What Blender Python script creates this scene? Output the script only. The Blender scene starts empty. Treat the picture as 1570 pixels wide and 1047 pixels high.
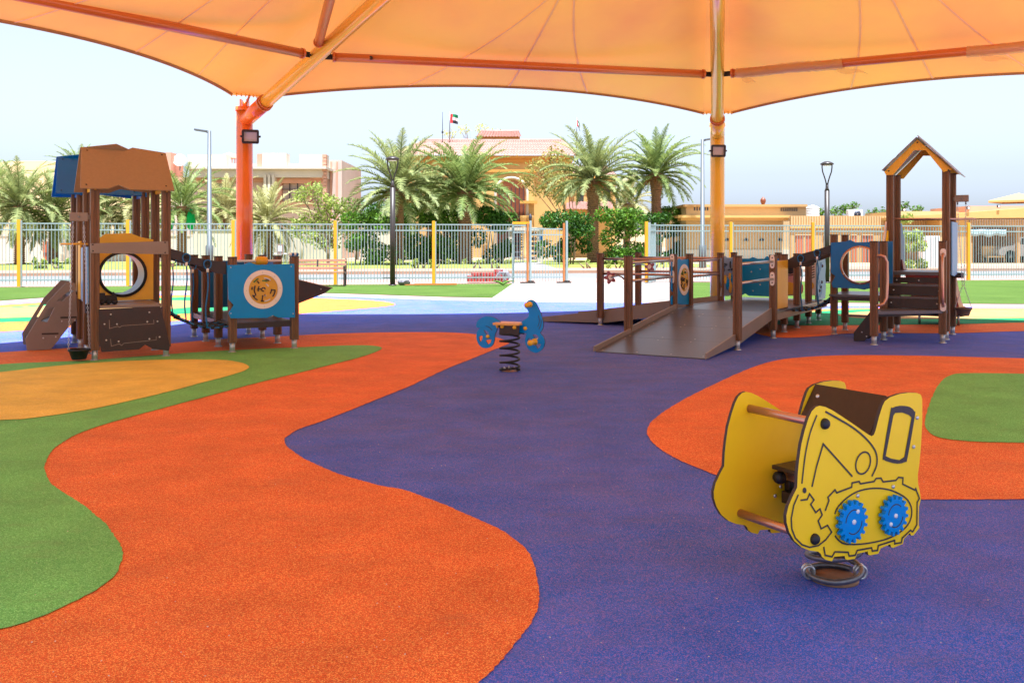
import bpy, bmesh, math, random
from mathutils import Vector, Matrix
from mathutils.geometry import tessellate_polygon
R = math.radians
rnd = random.Random(7)
scene = bpy.context.scene
COL = scene.collection
CAMH, FPX, CX, HY = 1.4, 1420.0, 785.0, 371.0

def at(px, py, Y):
    return Vector(((px-CX)/FPX*Y, Y, CAMH-(py-HY)/FPX*Y))
def gp(px, py):
    Y = FPX*CAMH/(py-HY)
    return ((px-CX)/FPX*Y, Y)

class Frame:
    """a local frame standing on the ground"""
    def __init__(s, x, y, deg):
        s.x, s.y, s.a = x, y, R(deg)
        s.c, s.s = math.cos(s.a), math.sin(s.a)
    def w(s, u, v, z=0):
        return Vector((s.x+u*s.c-v*s.s, s.y+u*s.s+v*s.c, z))
    def on_v(s, px, py, v):
        k = (px-CX)/FPX
        # point = o + u*(c,s) + v*(-s,c);  X = k Y
        ox, oy = s.x-v*s.s, s.y+v*s.c
        u = (k*oy-ox)/(s.c-k*s.s)
        Y = oy+u*s.s
        return (u, CAMH-(py-HY)/FPX*Y)
    def on_u(s, px, py, u):
        k = (px-CX)/FPX
        ox, oy = s.x+u*s.c, s.y+u*s.s
        v = (k*oy-ox)/(-s.s-k*s.c)
        Y = oy+v*s.c
        return (v, CAMH-(py-HY)/FPX*Y)
    def uv(s, X, Y):
        dx, dy = X-s.x, Y-s.y
        return (dx*s.c+dy*s.s, -dx*s.s+dy*s.c)

# ---------------------------------------------------------------- objects
def props(o, label=None, cat=None, group=None, kind=None):
    if label: o['label'] = label
    if cat: o['category'] = cat
    if group: o['group'] = group
    if kind: o['kind'] = kind
    return o
def thing(name, label, cat, loc=(0, 0, 0), rot=0, group=None):
    o = bpy.data.objects.new(name, None)
    COL.objects.link(o)
    o.empty_display_size = .1
    o.location = loc
    o.rotation_euler = (0, 0, rot)
    return props(o, label, cat, group)
def copy_tree(o, parent=None):
    c = o.copy()
    COL.objects.link(c)
    if parent: c.parent = parent
    for ch in list(o.children): copy_tree(ch, c)
    return c

class MB:
    def __init__(s): s.v, s.f, s.sm, s.mi = [], [], [], []
    def add(s, vs, fs, sm=False, mi=0):
        b = len(s.v)
        s.v += [tuple(p) for p in vs]
        for f in fs:
            s.f.append(tuple(i+b for i in f)); s.sm.append(sm); s.mi.append(mi)
        return s
    def box(s, c, size, rot=None, mi=0):
        hx, hy, hz = size[0]/2, size[1]/2, size[2]/2
        vs = [Vector((x, y, z)) for z in (-hz, hz) for y in (-hy, hy) for x in (-hx, hx)]
        if rot is not None:
            m = rot if isinstance(rot, Matrix) else Matrix.Rotation(rot, 3, 'Z')
            vs = [m @ v for v in vs]
        c = Vector(c)
        s.add([v+c for v in vs], [(0, 2, 3, 1), (4, 5, 7, 6), (0, 1, 5, 4), (2, 6, 7, 3), (0, 4, 6, 2), (1, 3, 7, 5)], mi=mi)
        return s
    def box2(s, a, b, mi=0):
        return s.box([(a[i]+b[i])/2 for i in range(3)], [abs(b[i]-a[i]) for i in range(3)], mi=mi)
    def bar(s, a, b, w, h, up=(0, 0, 1), mi=0):
        a, b = Vector(a), Vector(b)
        d = (b-a); L = d.length; d.normalize()
        up = Vector(up)
        sd = d.cross(up).normalized(); up = sd.cross(d)
        m = Matrix((d, sd, up)).transposed()
        return s.box((a+b)/2, (L, w, h), m, mi)
    def tube(s, pts, r, n=8, closed=False, cap=True, mi=0, sm=True):
        pts = [Vector(p) for p in pts]
        N = len(pts)
        rs = r if isinstance(r, (list, tuple)) else [r]*N
        vs, prev = [], None
        for i, p in enumerate(pts):
            if closed: t = pts[(i+1) % N]-pts[i-1]
            else: t = pts[min(i+1, N-1)]-pts[max(i-1, 0)]
            t.normalize()
            if prev is None:
                prev = t.cross(Vector((0, 0, 1)) if abs(t.z) < .9 else Vector((1, 0, 0))).normalized()
            prev = (prev-t*prev.dot(t)).normalized()
            q = t.cross(prev)
            vs += [p+(prev*math.cos(2*math.pi*k/n)+q*math.sin(2*math.pi*k/n))*rs[i] for k in range(n)]
        fs = []
        for i in range(N if closed else N-1):
            j = (i+1) % N
            fs += [(i*n+k, i*n+(k+1) % n, j*n+(k+1) % n, j*n+k) for k in range(n)]
        s.add(vs, fs, sm, mi)
        if cap and not closed:
            b = len(s.v)-N*n
            s.f += [tuple(b+k for k in reversed(range(n))), tuple(b+(N-1)*n+k for k in range(n))]
            s.sm += [False]*2; s.mi += [mi]*2
        return s
    def prism(s, outer, o, ax, ay, th, holes=(), mi=0, side_mi=None):
        """outline in (a,b), mapped to o+a*ax+b*ay, th thick about that plane"""
        o, ax, ay = Vector(o), Vector(ax), Vector(ay)
        n = ax.cross(ay).normalized()
        loops = [list(outer)]+[list(h) for h in holes]
        tri = tessellate_polygon([[Vector((p[0], p[1], 0)) for p in l] for l in loops])
        flat = [p for l in loops for p in l]
        N = len(flat)
        vs = [o+ax*p[0]+ay*p[1]+n*th/2 for p in flat]+[o+ax*p[0]+ay*p[1]-n*th/2 for p in flat]
        fs = [tuple(t) for t in tri]+[tuple(i+N for i in reversed(t)) for t in tri]
        s.add(vs, fs, False, mi)
        b = len(s.v)-2*N; k = 0
        for l in loops:
            m = len(l)
            for i in range(m):
                j = (i+1) % m
                s.f.append((b+k+i, b+k+j, b+N+k+j, b+N+k+i)); s.sm.append(False); s.mi.append(mi if side_mi is None else side_mi)
            k += m
        return s
    def ribbon(s, pts, w, o, ax, ay, th=.0015, closed=False, mi=0):
        """a flat strip along a polyline in a plane"""
        P = [Vector((p[0], p[1])) for p in pts]; N = len(P)
        L, Rr = [], []
        for i in range(N):
            a = P[i-1] if (i > 0 or closed) else P[i]
            b = P[(i+1) % N] if (i < N-1 or closed) else P[i]
            d1 = (P[i]-a); d2 = (b-P[i])
            d1 = d1.normalized() if d1.length > 1e-9 else d2.normalized()
            d2 = d2.normalized() if d2.length > 1e-9 else d1
            t = d1+d2
            t = t.normalized() if t.length > .2 else d1
            nn = Vector((-t.y, t.x)); k = max(.55, abs(nn.dot(Vector((-d1.y, d1.x)))))
            L.append(P[i]+nn*w/2/k); Rr.append(P[i]-nn*w/2/k)
        for i in range(N if closed else N-1):
            j = (i+1) % N
            s.prism([L[i], L[j], Rr[j], Rr[i]], o, ax, ay, th, mi=mi)
        return s
    def lathe(s, prof, c=(0, 0, 0), n=16, axis=(0, 0, 1), mi=0, sm=True):
        c, ax = Vector(c), Vector(axis).normalized()
        e = ax.cross(Vector((1, 0, 0)) if abs(ax.x) < .9 else Vector((0, 1, 0))).normalized(); g = ax.cross(e)
        vs = []
        for r, z in prof:
            vs += [c+ax*z+(e*math.cos(2*math.pi*k/n)+g*math.sin(2*math.pi*k/n))*max(r, 1e-4) for k in range(n)]
        fs = [(i*n+k, i*n+(k+1) % n, (i+1)*n+(k+1) % n, (i+1)*n+k) for i in range(len(prof)-1) for k in range(n)]
        return s.add(vs, fs, sm, mi)
    def dome(s, c, r, axis, h=None, n=12, mi=0):
        h = r if h is None else h
        return s.lathe([(r*math.cos(t), h*math.sin(t)) for t in [0, .35, .75, 1.15, 1.5]]+[(1e-4, h)], c, n, axis, mi)
    def build_each(s, name, mat, parent=None):
        """every loose piece as an object of its own"""
        par = list(range(len(s.v)))
        def find(i):
            while par[i] != i: par[i] = par[par[i]]; i = par[i]
            return i
        for f in s.f:
            for i in f[1:]: par[find(i)] = find(f[0])
        g = {}
        for k, f in enumerate(s.f): g.setdefault(find(f[0]), []).append(k)
        for ks in g.values():
            m = MB(); ids = {}
            for k in ks:
                for i in s.f[k]:
                    if i not in ids: ids[i] = len(m.v); m.v.append(s.v[i])
                m.f.append(tuple(ids[i] for i in s.f[k])); m.sm.append(s.sm[k]); m.mi.append(s.mi[k])
            m.build(name, mat, parent)
    def build(s, name, mat, parent=None, bevel=0, fixn=True, loc=None):
        me = bpy.data.meshes.new(name)
        me.from_pydata(s.v, [], s.f)
        for m in (mat if isinstance(mat, (list, tuple)) else [mat]): me.materials.append(m)
        me.polygons.foreach_set('use_smooth', s.sm)
        me.polygons.foreach_set('material_index', s.mi)
        if fixn:
            bm = bmesh.new(); bm.from_mesh(me)
            bmesh.ops.recalc_face_normals(bm, faces=bm.faces)
            bm.to_mesh(me); bm.free()
        me.update()
        o = bpy.data.objects.new(name, me); COL.objects.link(o)
        if parent: o.parent = parent
        if loc: o.location = loc
        if bevel:
            m = o.modifiers.new('edge', 'BEVEL'); m.width = bevel; m.segments = 2; m.limit_method = 'ANGLE'; m.angle_limit = R(40)
        return o

def smooth(pts, k=6, closed=True):
    P = [Vector((p[0], p[1])) for p in pts]; N = len(P); out = []
    for i in range(N if closed else N-1):
        def g(j): return P[j % N] if closed else P[min(max(j, 0), N-1)]
        p0, p1, p2, p3 = g(i-1), g(i), g(i+1), g(i+2)
        for j in range(k):
            t = j/k
            out.append(.5*((2*p1)+(p2-p0)*t+(2*p0-5*p1+4*p2-p3)*t*t+(3*p1-p0-3*p2+p3)*t**3))
    if not closed: out.append(P[-1])
    return out
def circ(cx, cy, r, n=28, ry=None):
    return [(cx+r*math.cos(2*math.pi*k/n), cy+(ry or r)*math.sin(2*math.pi*k/n)) for k in range(n)]

# ---------------------------------------------------------------- materials
def lin(c):
    return tuple((x/255/12.92 if x/255 <= .04045 else ((x/255+.055)/1.055)**2.4) for x in c)+(1,)
class NT:
    def __init__(s, name):
        s.m = bpy.data.materials.new(name); s.m.use_nodes = True
        s.t = s.m.node_tree; s.n = s.t.nodes; s.b = s.n['Principled BSDF']
        s.tc = s.n.new('ShaderNodeTexCoord')
    def link(s, a, b): s.t.links.new(a, b)
    def map(s, scale=(1, 1, 1), src='Object'):
        m = s.n.new('ShaderNodeMapping'); m.inputs['Scale'].default_value = scale
        s.link(s.tc.outputs[src], m.inputs['Vector']); return m.outputs[0]
    def noise(s, vec, scale, detail=3, rough=.55):
        n = s.n.new('ShaderNodeTexNoise'); n.inputs['Scale'].default_value = scale
        n.inputs['Detail'].default_value = detail; n.inputs['Roughness'].default_value = rough
        s.link(vec, n.inputs['Vector']); return n.outputs['Fac']
    def ramp(s, fac, stops):
        r = s.n.new('ShaderNodeValToRGB'); e = r.color_ramp.elements
        while len(e) < len(stops): e.new(.5)
        for i, (p, c) in enumerate(stops): e[i].position = p; e[i].color = c
        s.link(fac, r.inputs[0]); return r.outputs[0]
    def mix(s, fac, a, b, mode='MIX'):
        m = s.n.new('ShaderNodeMix'); m.data_type = 'RGBA'; m.blend_type = mode
        for k, x in ((0, fac), (6, a), (7, b)):
            if isinstance(x, (int, float, tuple)): m.inputs[k].default_value = x
            else: s.link(x, m.inputs[k])
        return m.outputs[2]
    def bump(s, h, strength=.3, dist=.01):
        b = s.n.new('ShaderNodeBump'); b.inputs['Strength'].default_value = strength; b.inputs['Distance'].default_value = dist
        s.link(h, b.inputs['Height']); s.link(b.outputs[0], s.b.inputs['Normal'])
    def col(s, c):
        if isinstance(c, tuple): s.b.inputs['Base Color'].default_value = c
        else: s.link(c, s.b.inputs['Base Color'])
def sc(c, k): return tuple(min(1, x*k) for x in c[:3])+(1,)
def M(name, rgb, rough=.5, metal=0, var=.15, vs=3, bump=0, bs=60, spec=.5, stretch=(1, 1, 1), coat=0):
    t = NT(name); c = lin(rgb); v = t.map(stretch)
    f = t.noise(v, vs, 5, .6)
    t.col(t.ramp(f, [(.25, sc(c, 1-var)), (.75, sc(c, 1+var))]))
    t.b.inputs['Roughness'].default_value = rough; t.b.inputs['Metallic'].default_value = metal
    t.b.inputs['Specular IOR Level'].default_value = spec
    t.b.inputs['Coat Weight'].default_value = coat; t.b.inputs['Coat Roughness'].default_value = .12
    if bump: t.bump(t.noise(v, bs, 3), bump, .004)
    return t.m
def rubber(name, rgb, alt, dust=(150, 120, 110), damt=.18, cs=.42):
    """granulated poured rubber: 3 mm crumbs of slightly different colours, worn dust in patches"""
    t = NT(name); c, a = lin(rgb), lin(alt); v = t.map()
    vo = t.n.new('ShaderNodeTexVoronoi'); vo.inputs['Scale'].default_value = 290; t.link(v, vo.inputs['Vector'])
    sp = t.n.new('ShaderNodeSeparateColor'); t.link(vo.outputs['Color'], sp.inputs[0])
    g = t.ramp(sp.outputs[0], [(.0, sc(c, 1-cs)), (.35, sc(c, .9)), (.7, c), (.78, a), (1, sc(a, 1.25))])
    big = t.noise(v, .55, 5, .62); mid = t.noise(t.map((1, 3, 1)), 1.3, 6, .7)
    mul = t.n.new('ShaderNodeMath'); mul.operation = 'MULTIPLY'; t.link(big, mul.inputs[0]); t.link(mid, mul.inputs[1])
    d = t.n.new('ShaderNodeMapRange'); d.inputs[1].default_value = .16; d.inputs[2].default_value = .42; d.inputs[3].default_value = 0; d.inputs[4].default_value = damt
    t.link(mul.outputs[0], d.inputs[0])
    g = t.mix(d.outputs[0], g, lin(dust))
    pat = t.ramp(t.noise(v, 2.3, 4, .6), [(.3, (.86, .86, .86, 1)), (.7, (1.1, 1.1, 1.1, 1))])
    scf = t.ramp(t.noise(t.map((.9, 2.4, 1)), 1.9, 8, .78), [(.55, (0, 0, 0, 1)), (.72, (.34, .34, .34, 1))])
    g = t.mix(scf, g, sc(lin(dust), .8))
    t.col(t.mix(1.0, g, pat, 'MULTIPLY'))
    t.b.inputs['Roughness'].default_value = .85; t.b.inputs['Specular IOR Level'].default_value = .25
    t.bump(vo.outputs['Distance'], .5, .003)
    return t.m
def leafmat(name, a, b, trans=.25):
    t = NT(name)
    oi = t.n.new('ShaderNodeNewGeometry')
    f = t.noise(t.map(), 1.1, 3); f2 = oi.outputs['Random Per Island']
    mx = t.n.new('ShaderNodeMath'); mx.operation = 'ADD'; t.link(f, mx.inputs[0]); t.link(f2, mx.inputs[1])
    h = t.n.new('ShaderNodeMath'); h.operation = 'MULTIPLY'; h.inputs[1].default_value = .5; t.link(mx.outputs[0], h.inputs[0])
    c = t.ramp(h.outputs[0], [(.2, lin(a)), (.8, lin(b))])
    t.col(c); t.b.inputs['Roughness'].default_value = .55; t.b.inputs['Specular IOR Level'].default_value = .3
    tr = t.n.new('ShaderNodeBsdfTranslucent'); t.link(c, tr.inputs[0])
    ms = t.n.new('ShaderNodeMixShader'); ms.inputs[0].default_value = trans
    t.link(t.b.outputs[0], ms.inputs[1]); t.link(tr.outputs[0], ms.inputs[2])
    t.link(ms.outputs[0], t.n['Material Output'].inputs[0])
    return t.m
def fabric(name, rgb, trans):
    t = NT(name); c = lin(rgb); v = t.map()
    f = t.noise(v, .35, 4)
    cc = t.ramp(f, [(.28, (c[0]*.92, c[1]*.78, c[2]*1.05, 1)), (.5, c), (.72, (c[0], c[1]*1.16, c[2]*.9, 1))])
    t.col(cc); t.b.inputs['Roughness'].default_value = .75; t.b.inputs['Specular IOR Level'].default_value = .15
    t.bump(t.noise(t.map((1, 1, 6)), 2.2, 4), .25, .03)
    tr = t.n.new('ShaderNodeBsdfTranslucent'); t.link(cc, tr.inputs[0])
    ms = t.n.new('ShaderNodeMixShader'); ms.inputs[0].default_value = trans
    t.link(t.b.outputs[0], ms.inputs[1]); t.link(tr.outputs[0], ms.inputs[2])
    t.link(ms.outputs[0], t.n['Material Output'].inputs[0])
    return t.m
def glassy(name, rgb=(30, 32, 32), alpha=.06):
    t = NT(name); t.col(lin(rgb)); t.b.inputs['Roughness'].default_value = .06; t.b.inputs['Alpha'].default_value = alpha
    return t.m
def woodmat(name, rgb):
    t = NT(name); c = lin(rgb); v = t.map((30, 30, 1.2))
    f = t.noise(v, 2.2, 5, .65)
    cc = t.ramp(f, [(.22, sc(c, .42)), (.5, c), (.78, sc(c, 1.7))])
    t.col(cc); t.b.inputs['Roughness'].default_value = .5; t.b.inputs['Specular IOR Level'].default_value = .4
    t.bump(f, .15, .003); return t.m
def grassmat(name, a, b):
    t = NT(name); v = t.map(); f = t.noise(v, 60, 4, .7); g = t.noise(v, .8, 4)
    x = t.mix(.35, f, g)
    t.col(t.ramp(x, [(.32, lin(a)), (.68, lin(b))])); t.b.inputs['Roughness'].default_value = .9; t.b.inputs['Specular IOR Level'].default_value = .1
    t.bump(f, .8, .03); return t.m
def stonemat(name, rgb, size=.3, gap=.75, var=.12):
    t = NT(name); c = lin(rgb)
    br = t.n.new('ShaderNodeTexBrick'); br.inputs['Scale'].default_value = 1; br.inputs['Brick Width'].default_value = size*2; br.inputs['Row Height'].default_value = size
    br.inputs['Mortar Size'].default_value = .008; br.inputs['Color1'].default_value = sc(c, 1-var); br.inputs['Color2'].default_value = sc(c, 1+var); br.inputs['Mortar'].default_value = sc(c, gap)
    t.link(t.map(), br.inputs['Vector'])
    t.col(t.mix(1.0, br.outputs[0], t.ramp(t.noise(t.map(), .9, 5), [(.3, (.85, .85, .85, 1)), (.7, (1.08, 1.08, 1.08, 1))]), 'MULTIPLY'))
    t.b.inputs['Roughness'].default_value = .85; return t.m
def plaster(name, rgb):
    return M(name, rgb, .88, var=.07, vs=.7, bump=.15, bs=25, spec=.2)

m_wood = woodmat('brown_plank', (112, 78, 48))
m_steel = M('galvanised_steel', (140, 140, 140), .38, .85, .12, 8)
m_foot = M('galvanised_foot', (196, 194, 190), .42, .6, .15, 12)
m_rail = M('brushed_rail_steel', (190, 178, 165), .28, .95, .06, 20)
m_cap = M('brown_post_cap', (66, 46, 34), .5)
m_dkbrown = M('dark_brown_board', (50, 34, 26), .42, var=.2, vs=40, bump=.25, bs=220)
m_panelbrown = M('warm_brown_board', (138, 120, 104), .45, var=.08, vs=6, bump=.1, bs=200)
m_roofbrown = M('tan_roof_board', (156, 126, 92), .5, var=.08, vs=30, bump=.15, bs=160)
m_rampdeck = M('ramp_deck_board', (84, 80, 86), .33, var=.16, vs=2.2, bump=.12, bs=160, spec=.6)
m_blue = M('blue_board', (0, 134, 206), .38, var=.06, vs=6, bump=.12, bs=220)
m_dkblue = M('deep_blue_board', (8, 104, 178), .4, var=.06, vs=6, bump=.1, bs=220)
m_ltblue = M('pale_blue_board', (120, 166, 205), .42, var=.06, vs=6)
m_yellow = M('yellow_board', (255, 207, 0), .45, var=.05, vs=5, bump=.12, bs=260, spec=.25)
m_amber = M('amber_board', (238, 178, 12), .4, var=.07, vs=5, bump=.1, bs=220)
m_edge = M('black_board_edge', (58, 48, 44), .6, var=.2, vs=60)
m_black = M('black_rubber', (26, 24, 25), .55, var=.25, vs=30, bump=.2, bs=120)
m_pinkring = M('pale_pink_ring', (238, 222, 208), .4, var=.04)
m_grey = M('grey_board', (134, 132, 140), .42, var=.06, vs=6)
m_pink = M('pink_board', (214, 150, 140), .45, var=.06)
m_maroon = M('faded_maroon_slide', (150, 78, 84), .35, var=.08, vs=4)
m_bluerope = M('blue_rope', (44, 112, 168), .8, var=.35, vs=90, bump=.5, bs=200)
m_blackrope = M('dark_rope', (34, 40, 52), .8, var=.3, vs=90, bump=.5, bs=200)
m_white = M('white_plastic', (232, 230, 226), .4, var=.04)
m_bolt = M('bolt_steel', (205, 203, 200), .3, .8, .05)
m_orange = M('orange_paint', (246, 116, 20), .24, var=.05, vs=2, coat=.5)
m_gold = M('amber_tinted_paint', (248, 186, 48), .24, var=.05, vs=2, coat=.5)  # same orange paint; reflected yellow light put into column and rafter colour
m_beam = M('rust_orange_paint', (200, 104, 34), .3, var=.07, vs=3, coat=.3)
m_fencesteel = M('fence_zinc', (150, 166, 166), .4, .25, .08, 4)
m_fenceyellow = M('fence_yellow', (222, 154, 10), .4, var=.06, vs=4)
m_gateorange = M('gate_orange', (176, 106, 48), .4, var=.08, vs=4)
m_lampblack = M('dark_lamp_paint', (58, 50, 46), .4, .2, .12, 6)
m_copper = M('coppery_tube', (196, 150, 126), .3, .8, .06, 12)
m_membrane = fabric('orange_membrane', (247, 182, 90), .088)
m_seam = fabric('membrane_seam', (255, 216, 150), .12)
m_hem = M('membrane_hem', (168, 120, 70), .8)
m_glass = glassy('clear_plastic')
m_winglass = M('dark_window_glass', (58, 58, 56), .12, .0, .1, 1, spec=.7)
# ---------------------------------------------------------------- camera, sky, sun
cam = bpy.data.objects.new('camera', bpy.data.cameras.new('camera'))
COL.objects.link(cam); scene.camera = cam
cam.location = (0, 0, CAMH); cam.rotation_euler = (R(90), 0, 0)
cam.data.sensor_width = 36; cam.data.lens = FPX/1570*36
cam.data.shift_y = -(523.5-HY)/1570
cam.data.clip_start = .05; cam.data.clip_end = 4000
SUN_EL, SUN_AZ = 76, 167      # azimuth clockwise from +Y
w = bpy.data.worlds.new('World'); scene.world = w; w.use_nodes = True
nt = w.node_tree; bg = nt.nodes['Background']
sky = nt.nodes.new('ShaderNodeTexSky'); sky.sky_type = 'NISHITA'; sky.sun_disc = False
sky.sun_elevation = R(SUN_EL); sky.sun_rotation = R(SUN_AZ)
sky.air_density = 1.0; sky.dust_density = 1.75; sky.ozone_density = 1.0
hs = nt.nodes.new('ShaderNodeHueSaturation'); hs.inputs['Saturation'].default_value = .16
nt.links.new(sky.outputs[0], hs.inputs['Color']); nt.links.new(hs.outputs[0], bg.inputs[0]); bg.inputs[1].default_value = .034
sl = bpy.data.lights.new('sun', 'SUN'); sl.energy = 2.35; sl.angle = R(.53); sl.color = (1, .95, .87)
so = bpy.data.objects.new('sun', sl); COL.objects.link(so)
sd = Vector((math.sin(R(SUN_AZ))*math.cos(R(SUN_EL)), math.cos(R(SUN_AZ))*math.cos(R(SUN_EL)), math.sin(R(SUN_EL))))
so.rotation_euler = sd.to_track_quat('Z', 'Y').to_euler(); so.location = sd*60
vs_ = scene.view_settings; vs_.view_transform = 'Standard'; vs_.look = 'None'; vs_.exposure = 2.68; vs_.gamma = 1
vs_.use_white_balance = True; vs_.white_balance_temperature = 5500; vs_.white_balance_tint = 10
scene.cycles.use_denoising = True
scene.cycles.max_bounces = 8; scene.cycles.transparent_max_bounces = 12
scene.cycles.sample_clamp_indirect = 6

# ---------------------------------------------------------------- ground
def struct(o): return props(o, kind='structure')
def sheet(name, pts, z, mat, k=0):
    if k: pts = smooth(pts, k)
    mb = MB(); N = len(pts)
    tri = tessellate_polygon([[Vector((p[0], p[1], 0)) for p in pts]])
    mb.add([(p[0], p[1], z) for p in pts], [tuple(t) for t in tri])
    o = mb.build(name, mat)
    if o.data.polygons[0].normal.z < 0: o.data.flip_normals()
    return struct(o)
def psheet(name, pix, z, mat, k=6):
    """a hand-laid patch: smooth outline with the small wobble of a trowelled joint"""
    W = smooth([gp(*p) for p in smooth(pix, k)], 1); out = []; q = random.Random(len(pix))
    for i in range(len(W)):
        a, b = W[i], W[(i+1) % len(W)]; L = (b-a).length
        n = max(1, min(40, int(L/(.02 if a.y < 8 else .06)))) if abs(a.x) < 12 and a.y < 20 else 1
        nn = Vector((-(b-a).y, (b-a).x)); nn = nn/nn.length if nn.length > 1e-6 else nn
        for j in range(n):
            t = j/n; out.append(a.lerp(b, t)+nn*(q.uniform(-.0035, .0035)+.004*math.sin(13*(a.x+L*t))*math.cos(9*a.y)))
    return sheet(name, out, z, mat)

FA = 8.8
FF = Frame(0, 31.45, FA)           # the fence line and everything parallel to it
def fsheet(name, u0, u1, v0, v1, z, mat):
    return sheet(name, [FF.w(u0, v0)[:2], FF.w(u1, v0)[:2], FF.w(u1, v1)[:2], FF.w(u0, v1)[:2]], z, mat)
m_sand = M('sand_ground', (168, 146, 116), .95, var=.12, vs=.25, bump=.3, bs=9, spec=.1)
m_turf = grassmat('artificial_turf', (60, 82, 28), (94, 116, 48))
m_lawn = grassmat('dry_lawn', (108, 122, 44), (150, 152, 78))
m_asphalt = M('sun_bleached_road', (118, 116, 114), .9, var=.08, vs=.5, bump=.2, bs=40, spec=.15)
m_pave = stonemat('white_paving', (146, 138, 130), .3, .82, .05)
m_pinkpave = stonemat('pink_paving', (168, 130, 116), .2, .82, .08)
m_kerb = stonemat('kerb_block', (164, 128, 104), .35, .8, .08)
m_edging = stonemat('pale_pink_edging', (170, 142, 132), .4, .85, .05)
big = 2600
sheet('ground', [(-big, -60), (big, -60), (big, big), (-big, big)], -.03, m_sand)
fsheet('pavement', -70, 70, .35, 4.2, -.022, m_pinkpave)
fsheet('road', -130, 130, 4.2, 10.2, -.026, m_asphalt)
ko = MB().box((0, 10.4, .03), (260, .3, .14)).build('kerb', m_kerb); ko.location = (0, 31.45, 0); ko.rotation_euler = (0, 0, R(FA)); struct(ko)
fsheet('verge', -130, 130, 10.6, 18.5, -.014, m_kerb)
fsheet('lawn', -28, 16, 18.5, 38, -.008, m_lawn)
EDGE = [(-700, 470), (-250, 470), (0, 466), (100, 459), (180, 454), (240, 451), (320, 450), (452, 453), (560, 456), (680, 460), (840, 463), (960, 464), (1060, 464), (1250, 468.5), (1400, 470), (1570, 471), (1850, 472), (2300, 472)]
near = [(2300, 2000), (-700, 2000)]
def edge_poly(off): return [(p[0], p[1]+off) for p in EDGE]
turf_back = [FF.w(u, -.15)[:2] for u in (34, -34)]
sheet('turf', [gp(*p) for p in edge_poly(-6)]+turf_back, -.012, m_turf)
sheet('footpath', [gp(752, 458), gp(770, 446), gp(786, 434.5), FF.w(.2, .4)[:2], FF.w(9.0, .4)[:2], gp(1062, 431), gp(1060, 445), gp(1058, 461)], -.004, m_pave)
sheet('edging', [gp(*p) for p in edge_poly(-5)]+[gp(*p) for p in near], -.0075, m_edging)  # pale sheet runs on out of view, where it bounces light in
m_rblue = rubber('blue_rubber', (44, 106, 216), (138, 108, 190), (144, 124, 154), .3)
m_rred = rubber('red_rubber', (238, 104, 36), (250, 160, 72), (196, 120, 84), .12)
m_rgreen = rubber('green_rubber', (116, 194, 90), (146, 210, 116), (140, 140, 96), .12)
m_ryel = rubber('amber_rubber', (246, 206, 66), (250, 216, 110), (220, 170, 110), .12, .35)
side = [(9.2, 7), (6.0, 1.2), (1, -1.6), (-5.2, 1.2), (-10.2, 8)]  # floor stops out of view so the unseen pale sheet reflects more light
sheet('rubber_floor', [gp(*p) for p in edge_poly(0)[2:-1]]+side, 0, m_rblue)
red1 = [(-420, 560), (-200, 553), (0, 540.5), (100, 534), (200, 530), (261, 527), (324, 521), (377, 518.5), (429, 516), (484, 513), (555, 510.5), (620, 509.5), (680, 509.7), (723, 512), (757, 517), (774, 521.5), (780.5, 526.6), (766, 533), (732, 547), (680, 568), (629, 592), (560, 620), (500, 644), (460, 658), (442, 668), (435.5, 675), (443, 687), (470, 705), (520, 727), (580, 744), (623, 753), (675, 772), (733, 797), (781, 821), (810, 849), (823, 878), (827, 909), (817, 949), (785, 994), (736, 1046), (660, 1110), (500, 1260), (200, 1500), (-300, 1900), (-900, 1700), (-900, 1000), (-700, 700)]
psheet('rubber_red_band', red1, .004, m_rred)
green1 = [(-420, 590), (-200, 576), (0, 559.5), (70, 556), (145, 552.5), (261, 543.5), (348, 538), (450, 533.5), (532, 530.3), (572, 530.8), (585, 535.5), (557, 547), (484, 566), (387, 590), (300, 613.5), (242, 629), (190, 643), (145, 657), (110, 671), (84, 689), (70, 708), (70, 728), (84, 748), (115, 768), (152, 796), (178, 826), (187, 856), (172, 888), (130, 916), (60, 948), (0, 967), (-150, 1010), (-420, 1050), (-700, 950), (-640, 700)]
psheet('rubber_green_band', green1, .008, m_rgreen)
yel1 = [(-380, 610), (-200, 592), (0, 572), (70, 564), (145, 557.5), (242, 553), (310, 552.5), (355, 554.5), (381, 562), (370, 571.5), (315, 587), (242, 606), (145, 628), (48, 643), (0, 646), (-150, 656), (-380, 680)]
psheet('rubber_amber_patch', yel1, .012, m_ryel)
red2 = [(2100, 556), (1800, 552), (1570, 549.5), (1450, 546.5), (1360, 545), (1290, 545), (1230, 548), (1190, 553), (1150, 565), (1100, 587), (1050, 612), (1012, 636), (993, 655), (995, 671), (1012, 689), (1045, 707), (1090, 726), (1140, 742), (1200, 754), (1290, 762.5), (1400, 766), (1570, 766), (1800, 764), (2100, 756)]
psheet('rubber_red_lobe', red2, .004, m_rred)
green2 = [(2000, 578), (1700, 575), (1570, 573.8), (1490, 573), (1458, 576), (1440, 590), (1427, 615), (1418, 645), (1423, 662), (1442, 672), (1490, 678), (1570, 680), (1750, 681), (2000, 679)]
psheet('rubber_green_lobe', green2, .008, m_rgreen)
red3 = [(-420, 476), (-200, 474), (0, 467.5), (100, 460.5), (180, 456), (250, 453), (320, 452), (450, 456), (540, 459), (590, 462.5), (606, 467), (590, 470.5), (540, 475), (452, 482), (300, 491), (240, 494.5), (100, 503), (0, 509), (-200, 516), (-420, 520)]
psheet('rubber_red_tongue', red3, .004, m_rred)
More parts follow.
